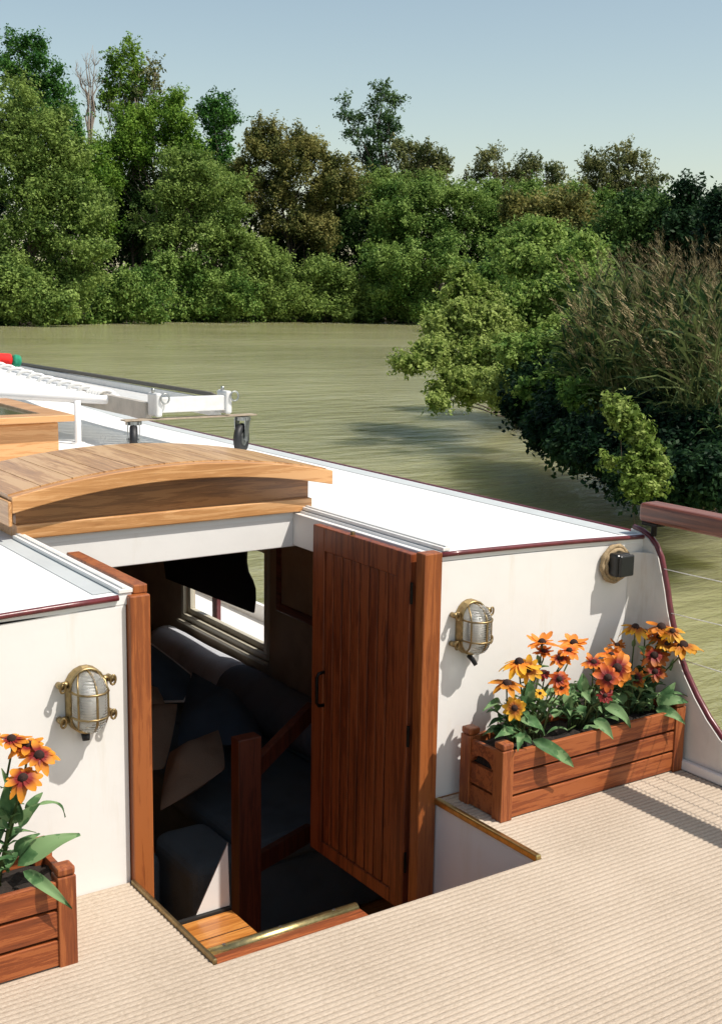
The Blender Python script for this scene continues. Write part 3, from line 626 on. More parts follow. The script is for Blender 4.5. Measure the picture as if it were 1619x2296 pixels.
MB().tube([(1.655, 2.56, 1.075), (1.652, 2.7, 1.105), (1.64, 4.5, 1.10), (1.635, 6.2, 1.092)], .012, 10).build('handrail_tube', 'tube_dark', gw, smooth=True)
MB().box(1.085, 1.81, 2.50, 2.56, 1.006, 1.013).build('dolly_board', 'dolly_grey', gw, bev=.002)
def caster(x, y, ang):
    zc = zr(x)+.0795; ca = MB(); cw = MB(); fk = MB(); o_ = Vector((x, y, 0)); d = Vector((math.sin(ang), math.cos(ang), 0)); sv = Vector((d.y, -d.x, 0))
    ctr = o_+d*(-.02)+Vector((0, 0, zc)); prof = [(.03, -.013), (.062, -.019), (.074, -.015), (.079, 0), (.074, .015), (.062, .019), (.03, .013)]
    cw.loft([[ctr+(d*math.cos(q)+Vector((0, 0, 1))*math.sin(q))*r_+sv*s_ for q in np.linspace(0, 2*math.pi, 25)[:-1]] for r_, s_ in prof]); wo = cw.build('caster_wheel', 'rubber', gw, smooth=True)
    MB().tube([ctr-sv*.0175, ctr+sv*.0175], .036, 16).build('wheel_hub', 'galvanised', wo)
    for sg in (-1, 1):
        a = ctr+sv*(.026*sg); tp = o_+Vector((0, 0, 1.0)); t1 = tp+sv*(.026*sg)
        fk.hexa([a-d*.014-Vector((0, 0, .014)), a+d*.014-Vector((0, 0, .014)), t1+d*.030, t1-d*.045], [v+sv*.004*sg for v in (a-d*.014-Vector((0, 0, .014)), a+d*.014-Vector((0, 0, .014)), t1+d*.030, t1-d*.045)])
    fk.tube([ctr-sv*.034, ctr+sv*.034], .009, 8); fk.tube([o_+Vector((0, 0, .985)), o_+Vector((0, 0, 1.002))], .04, 14); fk.build('caster_fork', 'galvanised', gw)
caster(1.735, 2.515, R(50)); caster(1.15, 2.55, R(25))

# white tubular frame with laced canvas
fr_ = thing('laced_canvas_frame', 'white tubular frame with a canvas laced in by rope, standing on the roof', 'canvas frame', (1.08, 3.1, .84))
out = [(1.295, 3.09, 1.062), (1.30, 3.16, 1.063), (1.285, 3.3, 1.066), (1.24, 3.9, 1.088), (1.20, 4.6, 1.125), (1.15, 5.2, 1.15), (.6, 5.3, 1.16), (.1, 5.2, 1.15), (.10, 4.4, 1.10), (.35, 4.05, 1.085), (.60, 3.8, 1.075), (.80, 3.55, 1.068), (1.0, 3.32, 1.064), (1.22, 3.09, 1.06), (1.27, 3.07, 1.061)]
MB().tube(out, .024, 12, True).build('tube_frame', 'white_tube', fr_, smooth=True)
cen = Vector((.65, 4.3, 1.10)); inn = [Vector(p).lerp(cen, .075)+Vector((0, 0, .012)) for p in out]
cv = MB(); cv.add(inn+[cen-Vector((0, 0, .0))], [(i, (i+1) % len(inn), len(inn)) for i in range(len(inn))]); cv.build('canvas', 'white_canvas', fr_, solid=.006)
rpw = MB(); zz = []; path = [Vector(p) for p in out[1:6]]
for i in range(len(path)-1):
    for k in range(14): zz.append(path[i].lerp(path[i+1], k/14))
hel = []
for i, p in enumerate(zz):
    for k in range(4):
        a = (i*4+k)*2*math.pi/12; hel.append(p+Vector((-.03+.045*math.cos(a), 0, .008+.03*math.sin(a)))+(zz[min(i+1, len(zz)-1)]-p)*(k/4))
rpw.tube(hel, .010, 6); rpw.build('lacing', 'rope_white', fr_, smooth=True)
MB().tube([(1.08, 3.1, zr(1.08)-.002), (1.08, 3.1, zr(1.08)+.01), (1.08, 3.1, 1.06)], .017, 12).build('frame_leg', 'white_tube', fr_, smooth=True)
MB().tube([(1.08, 3.1, zr(1.08)+.001), (1.08, 3.1, zr(1.08)+.009)], .035, 14).build('leg_flange', 'white_tube', fr_)
MB().tube([(.25, 5.0, zr(.25, 5)-.002), (.25, 5.0, 1.145)], .017, 12).build('frame_leg', 'white_tube', fr_, smooth=True)
def bolster(name, label, cat, p0, p1, r, mat, seg=20, flat=1.0, nr=9):
    p0, p1 = Vector(p0), Vector(p1); d = (p1-p0); L = d.length; d.normalize(); a = d.cross(Vector((0, 0, 1))).normalized(); b_ = a.cross(d); loops = []
    for i in range(nr*2+1):
        t = i/(nr*2); e = min(t, 1-t)*L; k = math.sqrt(max(.0, 1-(1-min(1, e/(r*.55)))**2)) if e < r*.55 else 1; k = max(k, .05)
        loops.append([p0+d*(L*t)+(a*math.cos(q)+b_*math.sin(q)*flat)*(r*k*(1+.02*math.sin(q*3+t*9))) for q in np.linspace(0, 2*math.pi, seg+1)[:-1]])
    return tag(MB().loft(loops).build(name, mat, None, smooth=True), label, cat)
fl = thing('rolled_pennant', 'rolled red cloth with a green end lying beyond the white canvas frame', 'flag', (1.3, 5.0, 1.1))
def lump(name, p0, p1, r, mat):
    o = bolster(name, None, None, p0, p1, r, mat); adopt(o, fl); return o
lump('red_roll', (1.10, 5.02, 1.175), (1.385, 5.0, 1.158), .042, 'red_cloth'); lump('green_end', (1.375, 5.0, 1.156), (1.44, 4.99, 1.149), .041, 'green_cloth')

# ------------------------------------------------------------------ inside the cabin
def z3(x, y): return 323.8+x*.4513, 1165.7+y*.4513
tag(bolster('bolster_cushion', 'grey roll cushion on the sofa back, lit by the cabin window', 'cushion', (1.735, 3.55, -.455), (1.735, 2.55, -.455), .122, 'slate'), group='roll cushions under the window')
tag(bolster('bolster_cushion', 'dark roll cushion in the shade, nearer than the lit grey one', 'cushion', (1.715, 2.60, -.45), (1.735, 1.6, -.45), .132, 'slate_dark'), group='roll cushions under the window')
def cushion(name, label, mat, corners, th, pip=None, group='cushions on the sofa'):
    c = [Vector(p) for p in corners]; nrm = (c[1]-c[0]).cross(c[3]-c[0]).normalized(); n = 18; front = []; back = []
    for i in range(n+1):
        ra, rb_ = [], []
        for k in range(n+1):
            u, v = k/n, i/n; a_, b_ = 2*u-1, 2*v-1; ua = (a_*.80+.20*a_*math.sqrt(1-b_*b_/2)+1)/2; va = (b_*.80+.20*b_*math.sqrt(1-a_*a_/2)+1)/2; p = c[0].lerp(c[1], ua).lerp(c[3].lerp(c[2], ua), va); bul = (math.sin(math.pi*u)*math.sin(math.pi*v))**.75 if 0 < u < 1 and 0 < v < 1 else 0
            pin = .10*(abs(u-.5)*2)**2*(abs(v-.5)*2)**2; mid = (c[0]+c[1]+c[2]+c[3])/4; p = p+(mid-p)*(.10*(math.sin(math.pi*u)+math.sin(math.pi*v))*0)
            wob = (noise.noise(p*7)*.035+noise.noise(p*17)*.014)*bul
            ra.append(p+nrm*(th*.5*bul+wob)); rb_.append(p-nrm*(th*.5*bul-wob*.3))
        front.append(ra); back.append(rb_)
    mb = MB(); mb.grid(front); mb.grid(back); o = mb.build(name, mat, None, smooth=True); tag(o, label, 'cushion', group)
    if pip:
        edge = front[0]+[r[-1] for r in front[1:]]+front[-1][::-1][1:]+[r[0] for r in front[::-1]][1:-1]
        q = MB().tube(edge, .006, 6, True).build('piping', pip, None, smooth=True); q.parent = o
    return o
def quad3(pts, ds): return [dep(*z3(*p), d) for p, d in zip(pts, ds)]
cushion('cushion', 'dark navy cushion with white piped edge at the left of the sofa back', 'navy', quad3([(-90, 900), (205, 905), (245, 775), (-60, 545)], (5.95, 5.9, 6.2, 6.3)), .19, 'piping')
cushion('cushion', 'large plain navy cushion leaning in the middle of the sofa', 'navy', quad3([(150, 1130), (600, 1110), (540, 960), (235, 740)], (5.6, 5.7, 6.1, 6.15)), .22)
cushion('cushion', 'beige cushion with a dark stitched line behind the other beige ones', 'beige', quad3([(-120, 960), (120, 950), (70, 830), (-110, 790)], (5.75, 5.7, 5.9, 5.95)), .09)
cushion('cushion', 'beige cushion standing upright at the sofa end', 'beige', quad3([(-140, 1250), (105, 1245), (175, 905), (-120, 930)], (5.45, 5.45, 5.7, 5.75)), .17)
cushion('cushion', 'crumpled beige cushion tipped forward in front of the navy ones', 'beige', quad3([(70, 1460), (410, 1240), (375, 1035), (120, 1150)], (5.15, 5.3, 5.55, 5.5)), .16)
sf = thing('sofa', 'dark blue upholstered sofa along the far cabin side below the window', 'sofa', (1.4, 2.3, -1.05))
MB().box(1.05, 1.86, 1.15, 4.2, -1.05, -.72).build('seat_base', 'sofa_blue', sf, bev=.03, seg=3)
MB().box(1.0, 1.72, 1.12, 2.6, -.72, -.60).build('seat_cushion', 'sofa_blue', sf, bev=.045, seg=4)
MB().box(1.0, 1.72, 2.62, 4.2, -.72, -.60).build('seat_cushion', 'sofa_blue', sf, bev=.045, seg=4)
MB().box(1.66, 1.862, 1.12, 4.2, -.60, -.46).build('backrest', 'sofa_blue', sf, bev=.04, seg=4)
for xa, ya in ((.72, 1.05), (.42, 1.25)):
    tag(MB().box(xa, xa+.26, ya, ya+.42, -1.05, -.60).build('pouffe', 'sofa_blue', None, bev=.06, seg=4), 'low dark blue pouffe on the cabin floor, nearer the stairs' if xa > .5 else 'low dark blue pouffe half hidden behind the left doorway post', 'pouffe', 'dark pouffes in the cabin')
bl = MB(); bp = [(1.846, 3.662, -.095), (1.842, 2.58, -.062), (1.842, 2.563, .01), (1.842, 2.566, .075), (1.844, 2.60, .115), (1.846, 2.65, .15), (1.846, 2.668, .20), (1.846, 2.655, .36), (1.846, 3.8, .36)]
bl.prism(bp, (-.012, 0, 0)); tag(bl.build('window_blind', 'blind', None), 'dark fabric blind hanging crooked over the cabin window', 'blind')
pf = thing('picture_frame', 'dark framed picture on the cabin wall between window and door', 'picture', (1.86, 2.15, .1))
p_ = MB(); p_.box(1.846, 1.868, 1.70, 1.745, .0, .42); p_.box(1.846, 1.868, 2.32, 2.365, .0, .42); p_.box(1.846, 1.868, 1.745, 2.32, .0, .045); p_.box(1.846, 1.868, 1.745, 2.32, .375, .42); p_.build('frame', 'mahogany_y', pf, bev=.004)
MB().box(1.855, 1.866, 1.745, 2.32, .045, .375).build('picture', 'inside_wall', pf)

# ------------------------------------------------------------------ river, banks
WZ = -.75
wt = MB(); wt.add([(x, y, WZ) for y in (-300, -3.64, 7.05, 700) for x in (-400, -1.65, 2.445, 600)], [(r*4+c, r*4+c+1, r*4+c+5, r*4+c+4) for r in range(3) for c in range(3) if (r, c) != (1, 1)]); tag(wt.build('river', 'river_water', None), kind='structure')
shore = [(6.5, -60), (6.5, -10), (7.6, 0), (8.9, 5.2), (9.6, 7.0), (10.6, 8.4), (11.9, 10.9), (12.6, 12.6), (15.0, 15.2), (18.5, 19.5), (25, 27), (36, 42), (48, 56), (55, 68), (54, 75), (48, 77.5), (41, 78), (33, 76), (26.5, 71), (20, 70), (8, 68), (-30, 66), (-160, 60)]
def off(p, d):
    c = Vector((-30, 10)); v = (Vector(p)-c).normalized(); return Vector(p)+v*d
bk = MB(); rows = []
for d, z in ((-.6, -1.1), (0, -.72), (.5, -.35), (1.6, -.05), (6, .25), (30, .8), (500, 2)):
    rows.append([(*off(p, d), z+.12*math.sin(i*1.7+d)) for i, p in enumerate(shore)])
bk.grid(rows); tag(bk.build('river_bank', 'earth', None, smooth=True), kind='structure')

# ------------------------------------------------------------------ trees and bushes
def leaves_mesh(name, blobs, n, L, Wd, seed, clump=.42, lpc=22, up=.45, depthk=.9, surf=.42, bough=15):
    'blobs: (px, py, rx, ry, distance) -> leaf quads gathered in clumps through each blob'
    rg = np.random.default_rng(seed); bl_ = np.array(blobs, float); nb = bough; wts = np.repeat(bl_[:, 2]*bl_[:, 3], nb)*(.5+rg.random(len(bl_)*nb)); nc = max(4, n//lpc)
    bv = rg.normal(size=(len(bl_)*nb, 3)); bv /= np.linalg.norm(bv, axis=1, keepdims=True); bo = bv*(.25+.72*rg.random((len(bv), 1))**.8); bs = .20+.26*rg.random((len(bv), 1))
    bi = rg.choice(len(bv), nc, p=wts/wts.sum())
    f3, r3, u3, c3_ = (np.array(v) for v in (FWD, RGT, UPV, CAM)); B = bl_[bi//nb]; d = B[:, 4:5]
    ctr = c3_+d*(f3+r3*((B[:, 0:1]-809.5)/FOC)-u3*((B[:, 1:2]-1148)/FOC))
    v = rg.normal(size=(nc, 3)); v[:, 1] += .45; v /= np.linalg.norm(v, axis=1, keepdims=True); rad = rg.random((nc, 1))**surf
    k = d/FOC; mean = np.minimum(B[:, 2:3], B[:, 3:4]); rr = np.concatenate([B[:, 2:3], B[:, 3:4], np.maximum(B[:, 2:3], B[:, 3:4]*.7)*depthk], 1)
    ext = (bo[bi]*rr+v*rad*bs[bi]*(mean*.5+rr*.5)*np.array((1.1, .85, 1.1))*(1+.22*rg.normal(size=(nc, 1))))*k
    cc = ctr+r3*ext[:, 0:1]+np.array((0, 0, 1.0))*ext[:, 1:2]+np.array(_f0)*ext[:, 2:3]; v = r3*v[:, 0:1]+np.array((0, 0, 1.0))*v[:, 1:2]+np.array(_f0)*v[:, 2:3]
    cs = clump*(.4+.9*rg.random((nc, 1, 1)));
    w_ = v*np.array((1, 1, .7))*.6+np.array((0, 0, .38))+rg.normal(size=(nc, 3))*.42; w_ /= np.linalg.norm(w_, axis=1, keepdims=True)
    t_ = rg.random((nc, lpc, 1))**.8; loc = rg.normal(size=(nc, lpc, 3)); P = cc[:, None, :]+w_[:, None, :]*((t_-.4)*cs*3.0)+loc*cs*(.50-.32*t_)
    outw = (loc*.26+v[:, None, :]*.30+rg.normal(size=(nc, 1, 3))*.3).reshape(-1, 3)
    P = P.reshape(-1, 3); ok = P[:, 2] > WZ-.02; P = P[ok]; outw = outw[ok]; m_ = len(P)
    nr = rg.normal(size=(m_, 3))*.45+np.array((0, 0, up))+outw; nr /= np.linalg.norm(nr, axis=1, keepdims=True)
    a = np.cross(nr, rg.normal(size=(m_, 3))); a /= np.linalg.norm(a, axis=1, keepdims=True); b_ = np.cross(nr, a); s_ = (.65+.7*rg.random((m_, 1)))
    a = a*(L/2)*s_; b_ = b_*(Wd/2)*s_
    return np_mesh(name, np.stack([P-a, P+b_-a*.1, P+a, P-b_-a*.1], 1), 4), cc
def tree(label, blobs, n, mat, seed, L=.19, Wd=.12, base=None, limb=.5, r0=.16, clump=.42, cat='tree', name='tree', lpc=22, up=.5, bark='bark', group='trees along the river bank', nl=9, surf=.42, bough=15, parts=('crown', 'trunk')):
    d = blobs[0][4]; bx = base[0] if base else sum(b[0]*b[2] for b in blobs)/sum(b[2] for b in blobs)
    foot = dep(bx, 650, d); foot.z = base[1] if base else -.2
    t_ = thing(name, label, cat, foot, group); me, cc = leaves_mesh(parts[0], blobs, int(n*1.9), L, Wd, seed, clump, lpc, up, surf=surf, bough=bough); link(parts[0], me, mat, t_)
    rnd = random.Random(seed); tk = MB(); top = sorted((dep(b[0], b[1], b[4]) for b in blobs), key=lambda p: p.z)[-1]
    def wig(a, b_, n_, amt): return [a.lerp(b_, i/n_)+(Vector((rnd.uniform(-1, 1), rnd.uniform(-1, 1), rnd.uniform(-.4, .4)))*amt if 0 < i < n_ else Vector()) for i in range(n_+1)]
    H_ = top.z-foot.z; sp = wig(foot-Vector((0, 0, .5)), top, 6, H_*.025); tk.tube(sp, [r0*(1-.82*i/6) for i in range(7)], 7)
    for i in range(nl):
        e = Vector(cc[rnd.randrange(len(cc))]); t0 = min(.85, max(.15, (e.z-foot.z)/H_-.28)); s0 = sp[int(t0*6)].lerp(sp[min(6, int(t0*6)+1)], t0*6-int(t0*6))
        lp = wig(s0, e, 4, (e-s0).length*.06); tk.tube(lp, [r0*limb*(1-.8*q/4)*(1-.5*t0) for q in range(5)], 5)
        for q in range(2):
            e2 = Vector(cc[rnd.randrange(len(cc))])
            if (e2-lp[2]).length < H_*.3: tk.tube(wig(lp[2], e2, 3, (e2-lp[2]).length*.06), [r0*limb*.4*(1-.7*z_/3) for z_ in range(4)], 4)
    tk.build(parts[1], bark, t_, smooth=True)
    return t_
G1 = 'trees along the far bank'
def T(label, mat, n, d, bl_, seed, **k): return tree(label, [(x, y, rx, ry, d) for x, y, rx, ry in bl_], n, mat, seed, group=G1, **k)
T('tall deep green tree, the highest at the left edge of the wood', 'leaf_deep', 17000, 92, [(35, 95, 22, 26), (70, 110, 26, 36), (100, 105, 18, 24), (30, 150, 38, 34), (80, 165, 50, 44), (130, 190, 36, 36), (50, 225, 70, 50), (130, 250, 56, 50), (165, 290, 30, 50), (110, 320, 80, 60)], 1, nl=12)
T('broad olive willow leaning over the water at the left', 'leaf_olive', 42000, 76, [(30, 235, 60, 60), (20, 310, 90, 75), (110, 330, 75, 80), (170, 350, 50, 50), (40, 390, 95, 80), (150, 420, 75, 80), (60, 500, 110, 90), (190, 480, 55, 70), (90, 600, 110, 80), (210, 590, 75, 80), (60, 670, 90, 50), (170, 670, 80, 45)], 2, nl=16)
T('tall slender tree with thin yellow green foliage', 'leaf_vivid', 6500, 99, [(285, 110, 30, 26), (262, 140, 26, 30), (300, 135, 24, 40), (275, 165, 46, 40), (250, 200, 38, 40), (310, 190, 30, 40), (290, 210, 36, 40), (240, 235, 26, 30), (270, 260, 40, 34)], 3, nl=14, clump=.35, bark='bark_pale')
T('half bare tree with dead twigs beside the slender one', 'leaf_tan', 1500, 99, [(330, 170, 26, 40), (345, 200, 26, 40), (325, 235, 36, 40), (350, 150, 14, 24)], 4, nl=16, clump=.3, bark='bark_pale')
T('vivid green spreading tree in the middle of the left wood', 'leaf_vivid', 24000, 92, [(385, 225, 28, 30), (330, 280, 60, 55), (270, 310, 60, 50), (390, 290, 55, 55), (345, 350, 90, 55), (255, 360, 50, 55), (420, 340, 35, 55)], 5, nl=12)
T('dark bushy tree in the shade below the vivid green crown', 'leaf_dark', 17000, 94, [(290, 420, 80, 70), (350, 460, 80, 70), (250, 460, 50, 70), (320, 530, 80, 60)], 6)
T('dark narrow tree standing alone above the dip in the wood', 'leaf_deep', 9500, 98, [(490, 228, 34, 20), (462, 248, 26, 20), (515, 262, 34, 24), (490, 270, 40, 30), (488, 310, 34, 34), (500, 350, 44, 40), (455, 350, 30, 40), (490, 400, 50, 40)], 7, nl=12)
T('loose grey green tree in front of the dark ones', 'leaf_olive', 30000, 87, [(440, 390, 80, 55), (500, 440, 80, 65), (230, 480, 40, 60), (420, 450, 80, 65), (530, 500, 50, 60), (370, 520, 75, 70), (470, 540, 90, 70), (540, 570, 40, 60)], 8, nl=14)
T('round autumn brown tree in the middle of the far bank', 'leaf_brown', 36000, 95, [(600, 292, 34, 26), (575, 320, 36, 36), (650, 318, 50, 32), (640, 345, 70, 48), (580, 360, 55, 50), (710, 355, 62, 48), (760, 400, 50, 50), (660, 420, 90, 60), (740, 450, 70, 60), (600, 450, 65, 60), (680, 510, 90, 55)], 9, nl=16)
T('dark leafy tree behind the brown one, its lower crown in shadow', 'leaf_dark', 16000, 98, [(720, 530, 90, 60), (780, 480, 60, 80), (620, 540, 60, 50), (770, 570, 60, 60)], 10)
T('tall open tree with sky showing through, highest at the centre', 'leaf_blue', 8200, 103, [(862, 210, 36, 26), (885, 225, 24, 24), (835, 235, 24, 22), (770, 222, 20, 14), (775, 262, 34, 16), (812, 268, 30, 18), (860, 270, 42, 24), (790, 300, 26, 18), (830, 310, 44, 30), (880, 310, 36, 32), (845, 350, 50, 40), (850, 410, 50, 50)], 11, nl=18, clump=.38, r0=.2)
T('sparse tan leaved tree right of the tall open one', 'leaf_tan', 9000, 101, [(945, 345, 46, 34), (985, 375, 30, 40), (920, 375, 44, 40), (960, 410, 56, 40), (900, 340, 24, 26)], 12, nl=14, clump=.36)
T('light green tree with a wide crown at the river bend', 'leaf_mid', 36000, 95, [(890, 460, 70, 55), (970, 455, 70, 50), (1050, 460, 60, 50), (1105, 490, 50, 50), (930, 520, 90, 55), (1040, 530, 90, 55), (850, 520, 45, 60), (1120, 550, 50, 60)], 13, nl=14)
T('thin pale tree with an airy crown on the right skyline', 'leaf_tan', 8500, 106, [(1085, 375, 40, 36), (1110, 350, 20, 22), (1165, 375, 44, 34), (1215, 390, 46, 30), (1060, 400, 20, 30), (1140, 410, 70, 34), (1240, 410, 40, 30), (1180, 440, 80, 34)], 14, nl=18, clump=.36)
T('round topped airy tree, the highest on the right skyline', 'leaf_tan', 9500, 100, [(1385, 350, 56, 28), (1345, 370, 44, 34), (1425, 365, 40, 30), (1460, 400, 32, 30), (1390, 395, 70, 34), (1330, 410, 50, 40), (1430, 425, 60, 30), (1370, 440, 70, 36)], 15, nl=18, clump=.36)
T('dull brown green tree behind the reeds', 'leaf_brown', 26000, 72, [(1230, 480, 70, 46), (1300, 500, 70, 55), (1240, 540, 80, 60), (1340, 560, 80, 60), (1170, 470, 50, 40)], 16)
T('dark green tree filling the slope at the right', 'leaf_dark', 34000, 60, [(1400, 500, 70, 50), (1480, 490, 60, 46), (1430, 570, 90, 60), (1380, 640, 90, 60), (1500, 570, 90, 60), (1500, 650, 90, 60)], 17)
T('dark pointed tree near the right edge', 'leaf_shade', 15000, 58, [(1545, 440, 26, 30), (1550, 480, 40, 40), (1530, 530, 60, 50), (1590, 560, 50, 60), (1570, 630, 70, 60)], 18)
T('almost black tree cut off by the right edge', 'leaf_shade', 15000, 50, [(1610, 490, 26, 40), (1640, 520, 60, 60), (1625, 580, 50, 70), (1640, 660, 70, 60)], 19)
T('leafy olive tree filling the gap behind the loose tree and the brown one', 'leaf_mid', 20000, 97, [(430, 400, 60, 50), (520, 440, 60, 60), (540, 400, 36, 40), (450, 470, 80, 60)], 51)
T('fresh green tree behind the willow, below the tall deep green one', 'leaf_vivid', 18000, 90, [(190, 370, 46, 46), (220, 420, 50, 60), (160, 430, 60, 60), (200, 500, 60, 60)], 52)
T('olive tree between the open tree and the wide light green crown', 'leaf_olive', 18000, 99, [(890, 430, 60, 46), (830, 450, 50, 60), (970, 430, 60, 40), (850, 510, 60, 60)], 53)
T('mixed green tree under the airy skyline trees', 'leaf_mid', 26000, 98, [(1110, 450, 60, 36), (1200, 450, 70, 36), (1290, 450, 60, 40), (1150, 500, 80, 50), (1370, 470, 60, 36)], 54)
# bare trunks
db = thing('dead_tree', 'bare dead tree with grey forked stems rising above the wood', 'tree', dep(203, 655, 98), G1)
rnd = random.Random(5); tk = MB(); f_ = dep(203, 640, 98); f_.z = -.3
for tx, ty, bx, bt in ((205, 100, 203, 340), (192, 118, 200, 300), (214, 112, 206, 290), (178, 150, 200, 260), (222, 155, 207, 260), (170, 140, 199, 230)):
    a = dep(bx, bt, 98); b_ = dep(tx, ty, 98); pts = [f_, dep(203, 450, 98), a]+[a.lerp(b_, q/5)+Vector((rnd.uniform(-.22, .22), rnd.uniform(-.2, .2), 0)) for q in range(1, 6)]
    tk.tube(pts, [.13, .11, .085, .065, .052, .04, .028, .012], 6)
    for q in range(13):
        s0 = pts[rnd.randint(3, 6)]; v = Vector((rnd.uniform(-1, 1), rnd.uniform(-.5, .5), rnd.uniform(.5, 1.4)))*rnd.uniform(.4, 1.1); m_ = s0+v*.5+Vector((rnd.uniform(-.15, .15), 0, 0)); tk.tube([s0, m_, s0+v], [.022, .016, .008], 4)
        w_ = Vector((rnd.uniform(-.5, .5), 0, rnd.uniform(.2, .5))); tk.tube([m_, m_+w_], [.012, .006], 3)
tk.build('trunk', 'bark_pale', db, smooth=True)
tw = thing('dead_tree', 'thin bare twigs sticking out of the dark crown near the right edge', 'tree', dep(1530, 640, 59), G1); tk = MB()
for tx, ty in ((1528, 385), (1548, 395), (1505, 430), (1560, 420), (1535, 400)):
    a = dep(1540, 520, 59); b_ = dep(tx, ty, 59); tk.tube([dep(1540, 640, 59), a, a.lerp(b_, .5)+Vector((rnd.uniform(-.1, .1), 0, 0)), b_], [.06, .045, .025, .01], 5)
tk.build('trunk', 'bark', tw)
# bushes along the waterline
G2 = 'bushes at the foot of the far bank'
for i, (lab, mat, n, d, bl_) in enumerate([
    ('grey olive bush with hanging twigs at the far left waterline', 'leaf_olive', 14000, 72, [(40, 640, 60, 70), (110, 690, 60, 36), (10, 690, 40, 40)]),
    ('shaded bush under the left willow, roots in the water', 'leaf_mid', 14000, 80, [(250, 680, 60, 44), (310, 650, 60, 60), (330, 700, 50, 24)]),
    ('grey green waterside bush below the loose tree', 'leaf_mid', 20000, 86, [(400, 620, 70, 60), (480, 640, 70, 60), (440, 690, 80, 32), (530, 680, 50, 40)]),
    ('yellowish bush at the waterline below the brown tree', 'leaf_olive', 20000, 89, [(590, 590, 60, 60), (640, 640, 70, 60), (600, 690, 60, 32), (560, 650, 40, 50)]),
    ('ochre tinged bush right of the yellowish one', 'leaf_olive', 18000, 91, [(720, 620, 60, 50), (760, 650, 50, 50), (700, 690, 70, 30), (770, 700, 40, 24)]),
    ('deep green shrub where the far bank meets the light green bush', 'leaf_mid', 16000, 92, [(830, 660, 60, 56), (900, 680, 50, 40), (850, 600, 50, 40)]),
    ('fresh green bush at the river bend above the water', 'leaf_mid', 20000, 89, [(900, 600, 60, 60), (950, 630, 40, 56), (880, 660, 50, 40), (1000, 600, 60, 60), (960, 690, 50, 26)])]):
    tree(lab, [(x, y, rx, ry, d) for x, y, rx, ry in bl_], n, mat, 40+i, cat='bush', name='bush', group=G2, r0=.07, nl=7, parts=('foliage', 'stem'))
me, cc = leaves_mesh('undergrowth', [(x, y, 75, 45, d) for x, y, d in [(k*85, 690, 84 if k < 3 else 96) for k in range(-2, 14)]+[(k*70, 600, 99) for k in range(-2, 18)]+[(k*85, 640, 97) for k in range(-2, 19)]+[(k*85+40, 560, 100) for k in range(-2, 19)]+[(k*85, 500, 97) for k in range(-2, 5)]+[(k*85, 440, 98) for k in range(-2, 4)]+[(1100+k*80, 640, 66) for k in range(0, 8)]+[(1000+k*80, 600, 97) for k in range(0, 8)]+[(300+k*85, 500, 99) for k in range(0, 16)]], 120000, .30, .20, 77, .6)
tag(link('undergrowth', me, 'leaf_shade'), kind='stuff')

SH = [(-90, 730, 71.5), (0, 728, 72.4), (150, 728, 74.5), (300, 722, 82), (500, 720, 88), (800, 721, 93), (1000, 722, 92)]
wl_ = []
for x in range(-80, 1000, 34):
    k = max(q for q in range(len(SH)-1) if SH[q][0] <= x); u = (x-SH[k][0])/(SH[k+1][0]-SH[k][0]); y_ = SH[k][1]*(1-u)+SH[k+1][1]*u; d_ = SH[k][2]*(1-u)+SH[k+1][2]*u
    wl_.append((x, y_-9-7*math.sin(x*.05), 26, 9+6*math.sin(x*.083), d_+.5))
me, cc = leaves_mesh('waterside_growth', wl_, 13000, .22, .14, 78, .32)
tag(link('waterside_growth', me, 'leaf_mid'), kind='stuff')

fw = [(x, 560+40*math.sin(x*.021), 80, 120+40*math.sin(x*.013+1), 84) for x in range(-1000, -90, 75)]+[(x, 680, 80, 50, 76) for x in range(-1000, -60, 75)]
me, cc = leaves_mesh('far_wood', fw, 60000, .30, .19, 79, .6)
tag(link('far_wood', me, 'leaf_olive'), kind='stuff')
# right bank, nearer
G3 = 'bushes on the right bank'
def Bsh(label, mat, n, bl_, seed, **k): return tree(label, bl_, n, mat, seed, cat='bush', name='bush', group=G3, parts=('foliage', 'stem'), **k)
Bsh('bluish green willow bush behind the lime green one', 'leaf_mid', 34000, [(1180, 560, 70, 56, 44), (1260, 590, 70, 56, 42), (1310, 590, 40, 44, 40), (1220, 650, 100, 60, 40), (1130, 640, 60, 60, 42), (1320, 660, 60, 50, 38)], 21, L=.13, Wd=.07, clump=.26, r0=.07)
Bsh('full leafy green bush standing behind the lime one, left of the reeds', 'leaf_fresh', 60000, [(1280, 605, 60, 46, 23.5), (1318, 570, 30, 34, 23.5), (1200, 620, 56, 50, 24), (1160, 580, 36, 40, 24.5), (1250, 680, 80, 60, 23), (1170, 700, 50, 56, 23), (1330, 660, 56, 60, 22.5), (1225, 540, 34, 40, 24.5), (1290, 740, 70, 40, 22)], 31, L=.074, Wd=.042, clump=.13, r0=.05)
Bsh('dark shrub in the gap between willow bush and reeds', 'leaf_dark', 30000, [(1300, 720, 90, 60, 30), (1200, 730, 80, 56, 30), (1380, 690, 70, 50, 32)], 22, L=.10, Wd=.06, clump=.22, r0=.05)
Bsh('bright lime green bush reaching out over the water', 'leaf_lime', 60000, [(1040, 632, 20, 30, 21.6), (1030, 660, 40, 36, 21.5), (1070, 675, 44, 46, 21.5), (1015, 730, 56, 48, 21), (1080, 740, 56, 60, 21), (1130, 745, 36, 50, 21), (1030, 795, 80, 52, 20.5), (1100, 815, 56, 60, 20.3), (1070, 865, 66, 40, 20), (930, 820, 36, 13, 19.2), (893, 815, 22, 8, 19.1), (960, 795, 34, 26, 19.6), (1010, 868, 44, 26, 19.5), (985, 905, 30, 7, 18.4), (1110, 880, 50, 40, 19)], 23, L=.066, Wd=.036, clump=.10, r0=.045, base=(1185, -.5), lpc=22, nl=14)
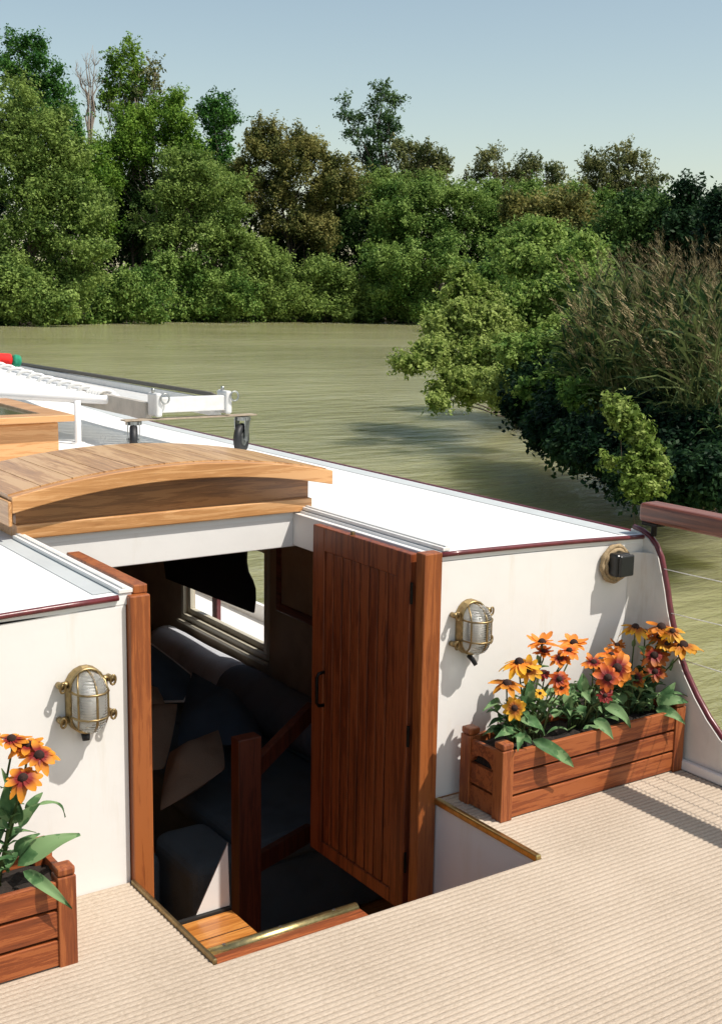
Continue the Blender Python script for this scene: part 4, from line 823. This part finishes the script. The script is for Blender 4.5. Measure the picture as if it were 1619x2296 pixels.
Bsh('deep green shrub in shadow below the reeds', 'leaf_shade', 60000, [(1190, 830, 46, 40, 18.5), (1240, 870, 70, 46, 17), (1200, 910, 60, 46, 16.5), (1280, 930, 80, 60, 15), (1330, 1010, 70, 50, 12.8), (1240, 970, 60, 30, 14.5)], 24, L=.07, Wd=.042, clump=.13, r0=.04)
Bsh('mid green leafy sprigs growing out of the shadowed shrub below the reeds', 'leaf_mid', 9000, [(1150, 790, 30, 26, 18.2), (1210, 775, 46, 30, 17.4), (1280, 790, 50, 30, 16), (1240, 850, 40, 20, 15.8), (1330, 830, 46, 40, 14.4), (1180, 880, 26, 14, 16), (1300, 890, 34, 20, 13.6)], 33, L=.07, Wd=.04, clump=.10, r0=.02, lpc=18, nl=8, base=(1250, -.3))
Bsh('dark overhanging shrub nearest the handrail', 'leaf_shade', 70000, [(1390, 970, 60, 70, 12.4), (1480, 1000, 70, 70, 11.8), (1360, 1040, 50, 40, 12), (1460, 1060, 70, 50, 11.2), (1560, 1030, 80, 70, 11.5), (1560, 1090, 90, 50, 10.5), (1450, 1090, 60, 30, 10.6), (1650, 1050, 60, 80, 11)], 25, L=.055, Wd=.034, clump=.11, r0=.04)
Bsh('small light green bush hanging down the dark bank', 'leaf_lime', 9000, [(1372, 905, 20, 18, 10.3), (1395, 935, 26, 26, 10.2), (1425, 975, 26, 30, 10.1), (1445, 1020, 28, 32, 10), (1470, 1060, 24, 30, 10), (1415, 1050, 28, 16, 9.9), (1430, 1095, 44, 18, 9.8), (1365, 1035, 12, 12, 9.9)], 26, L=.042, Wd=.023, clump=.055, r0=.006, base=(1480, -.4), lpc=22, nl=2)
# reeds with plumes
rg = random.Random(9); stm = MB(); RB = []; RP = []
def blade(out, p, d, L, wd, sag):
    d = d.normalized(); s_ = d.cross(Vector((rg.uniform(-1, 1), rg.uniform(-1, 1), rg.uniform(-1, 1)))).normalized()*wd; q = [p, p+d*L*.35+Vector((0, 0, -.05*sag*L)), p+d*L*.7+Vector((0, 0, -.25*sag*L)), p+d*L+Vector((0, 0, -.6*sag*L))]
    ww_ = (.6, 1, .7, .05)
    for i in range(3): out.append([q[i]-s_*ww_[i], q[i]+s_*ww_[i], q[i+1]+s_*ww_[i+1], q[i+1]-s_*ww_[i+1]])
for i in range(1050):
    u = rg.random(); v = rg.random()**.8
    px = 1345+u*370+rg.uniform(-40, 30); d = 13.8-3.2*u+v*3.2
    f = dep(px, 700, d); f.z = -.35+.1*v; h = rg.uniform(1.3, 2.25)*(.82 if v < .3 else 1)*(1.06-.12*abs(u-.45)); ln = rg.uniform(.15, .75); lean = (-RGT*(ln if v < .35 else ln*.45)-_f0*rg.uniform(-.1, .25)); lean.z = 0
    tp = f+Vector((0, 0, h*(1-.12*ln)))+lean*h*.38; md = f.lerp(tp, .5)+Vector((0, 0, .12*h*ln))
    stm.tube([f, md, tp], [.008, .006, .003], 3)
    for k in range(rg.randint(7, 10)):
        t = rg.uniform(.25, .97); p = f.lerp(md, t*2) if t < .5 else md.lerp(tp, t*2-1); th = rg.uniform(0, 6.28)
        blade(RB, p, Vector((math.cos(th)*.5, math.sin(th)*.5, rg.uniform(.3, 1.5)))+lean*.6, rg.uniform(.30, .68), .014, rg.uniform(.3, 1.3))
    if rg.random() < .30:
        ax = (tp-md).normalized()+lean*.35; ax.normalize(); PL = rg.uniform(.26, .46)
        for k in range(44):
            t = rg.random(); p = tp+ax*PL*t+Vector((rg.gauss(0, 1), rg.gauss(0, 1), rg.gauss(0, .6)))*.034*(1-t*.75)*(.4+t if t < .3 else 1); dd = (ax+Vector((rg.uniform(-.5, .5), rg.uniform(-.5, .5), rg.uniform(-.5, .2)))).normalized(); s_ = dd.orthogonal().normalized()*.007
            RP.append([p-s_, p+s_, p+dd*.07+s_*.3, p+dd*.07-s_*.3])
rd = thing('reed_bed', None, None, (11, 10, -.4)); rd['kind'] = 'stuff'
link('reed_blades', np_mesh('reed_blades', np.array(RB), 4), 'reed_leaf', rd); link('reed_plumes', np_mesh('reed_plumes', np.array(RP), 4), 'reed_plume', rd)
stm.build('reed_stems', 'reed_stem', rd)
for o in bpy.data.objects:
    if '_org' in o: del o['_org']
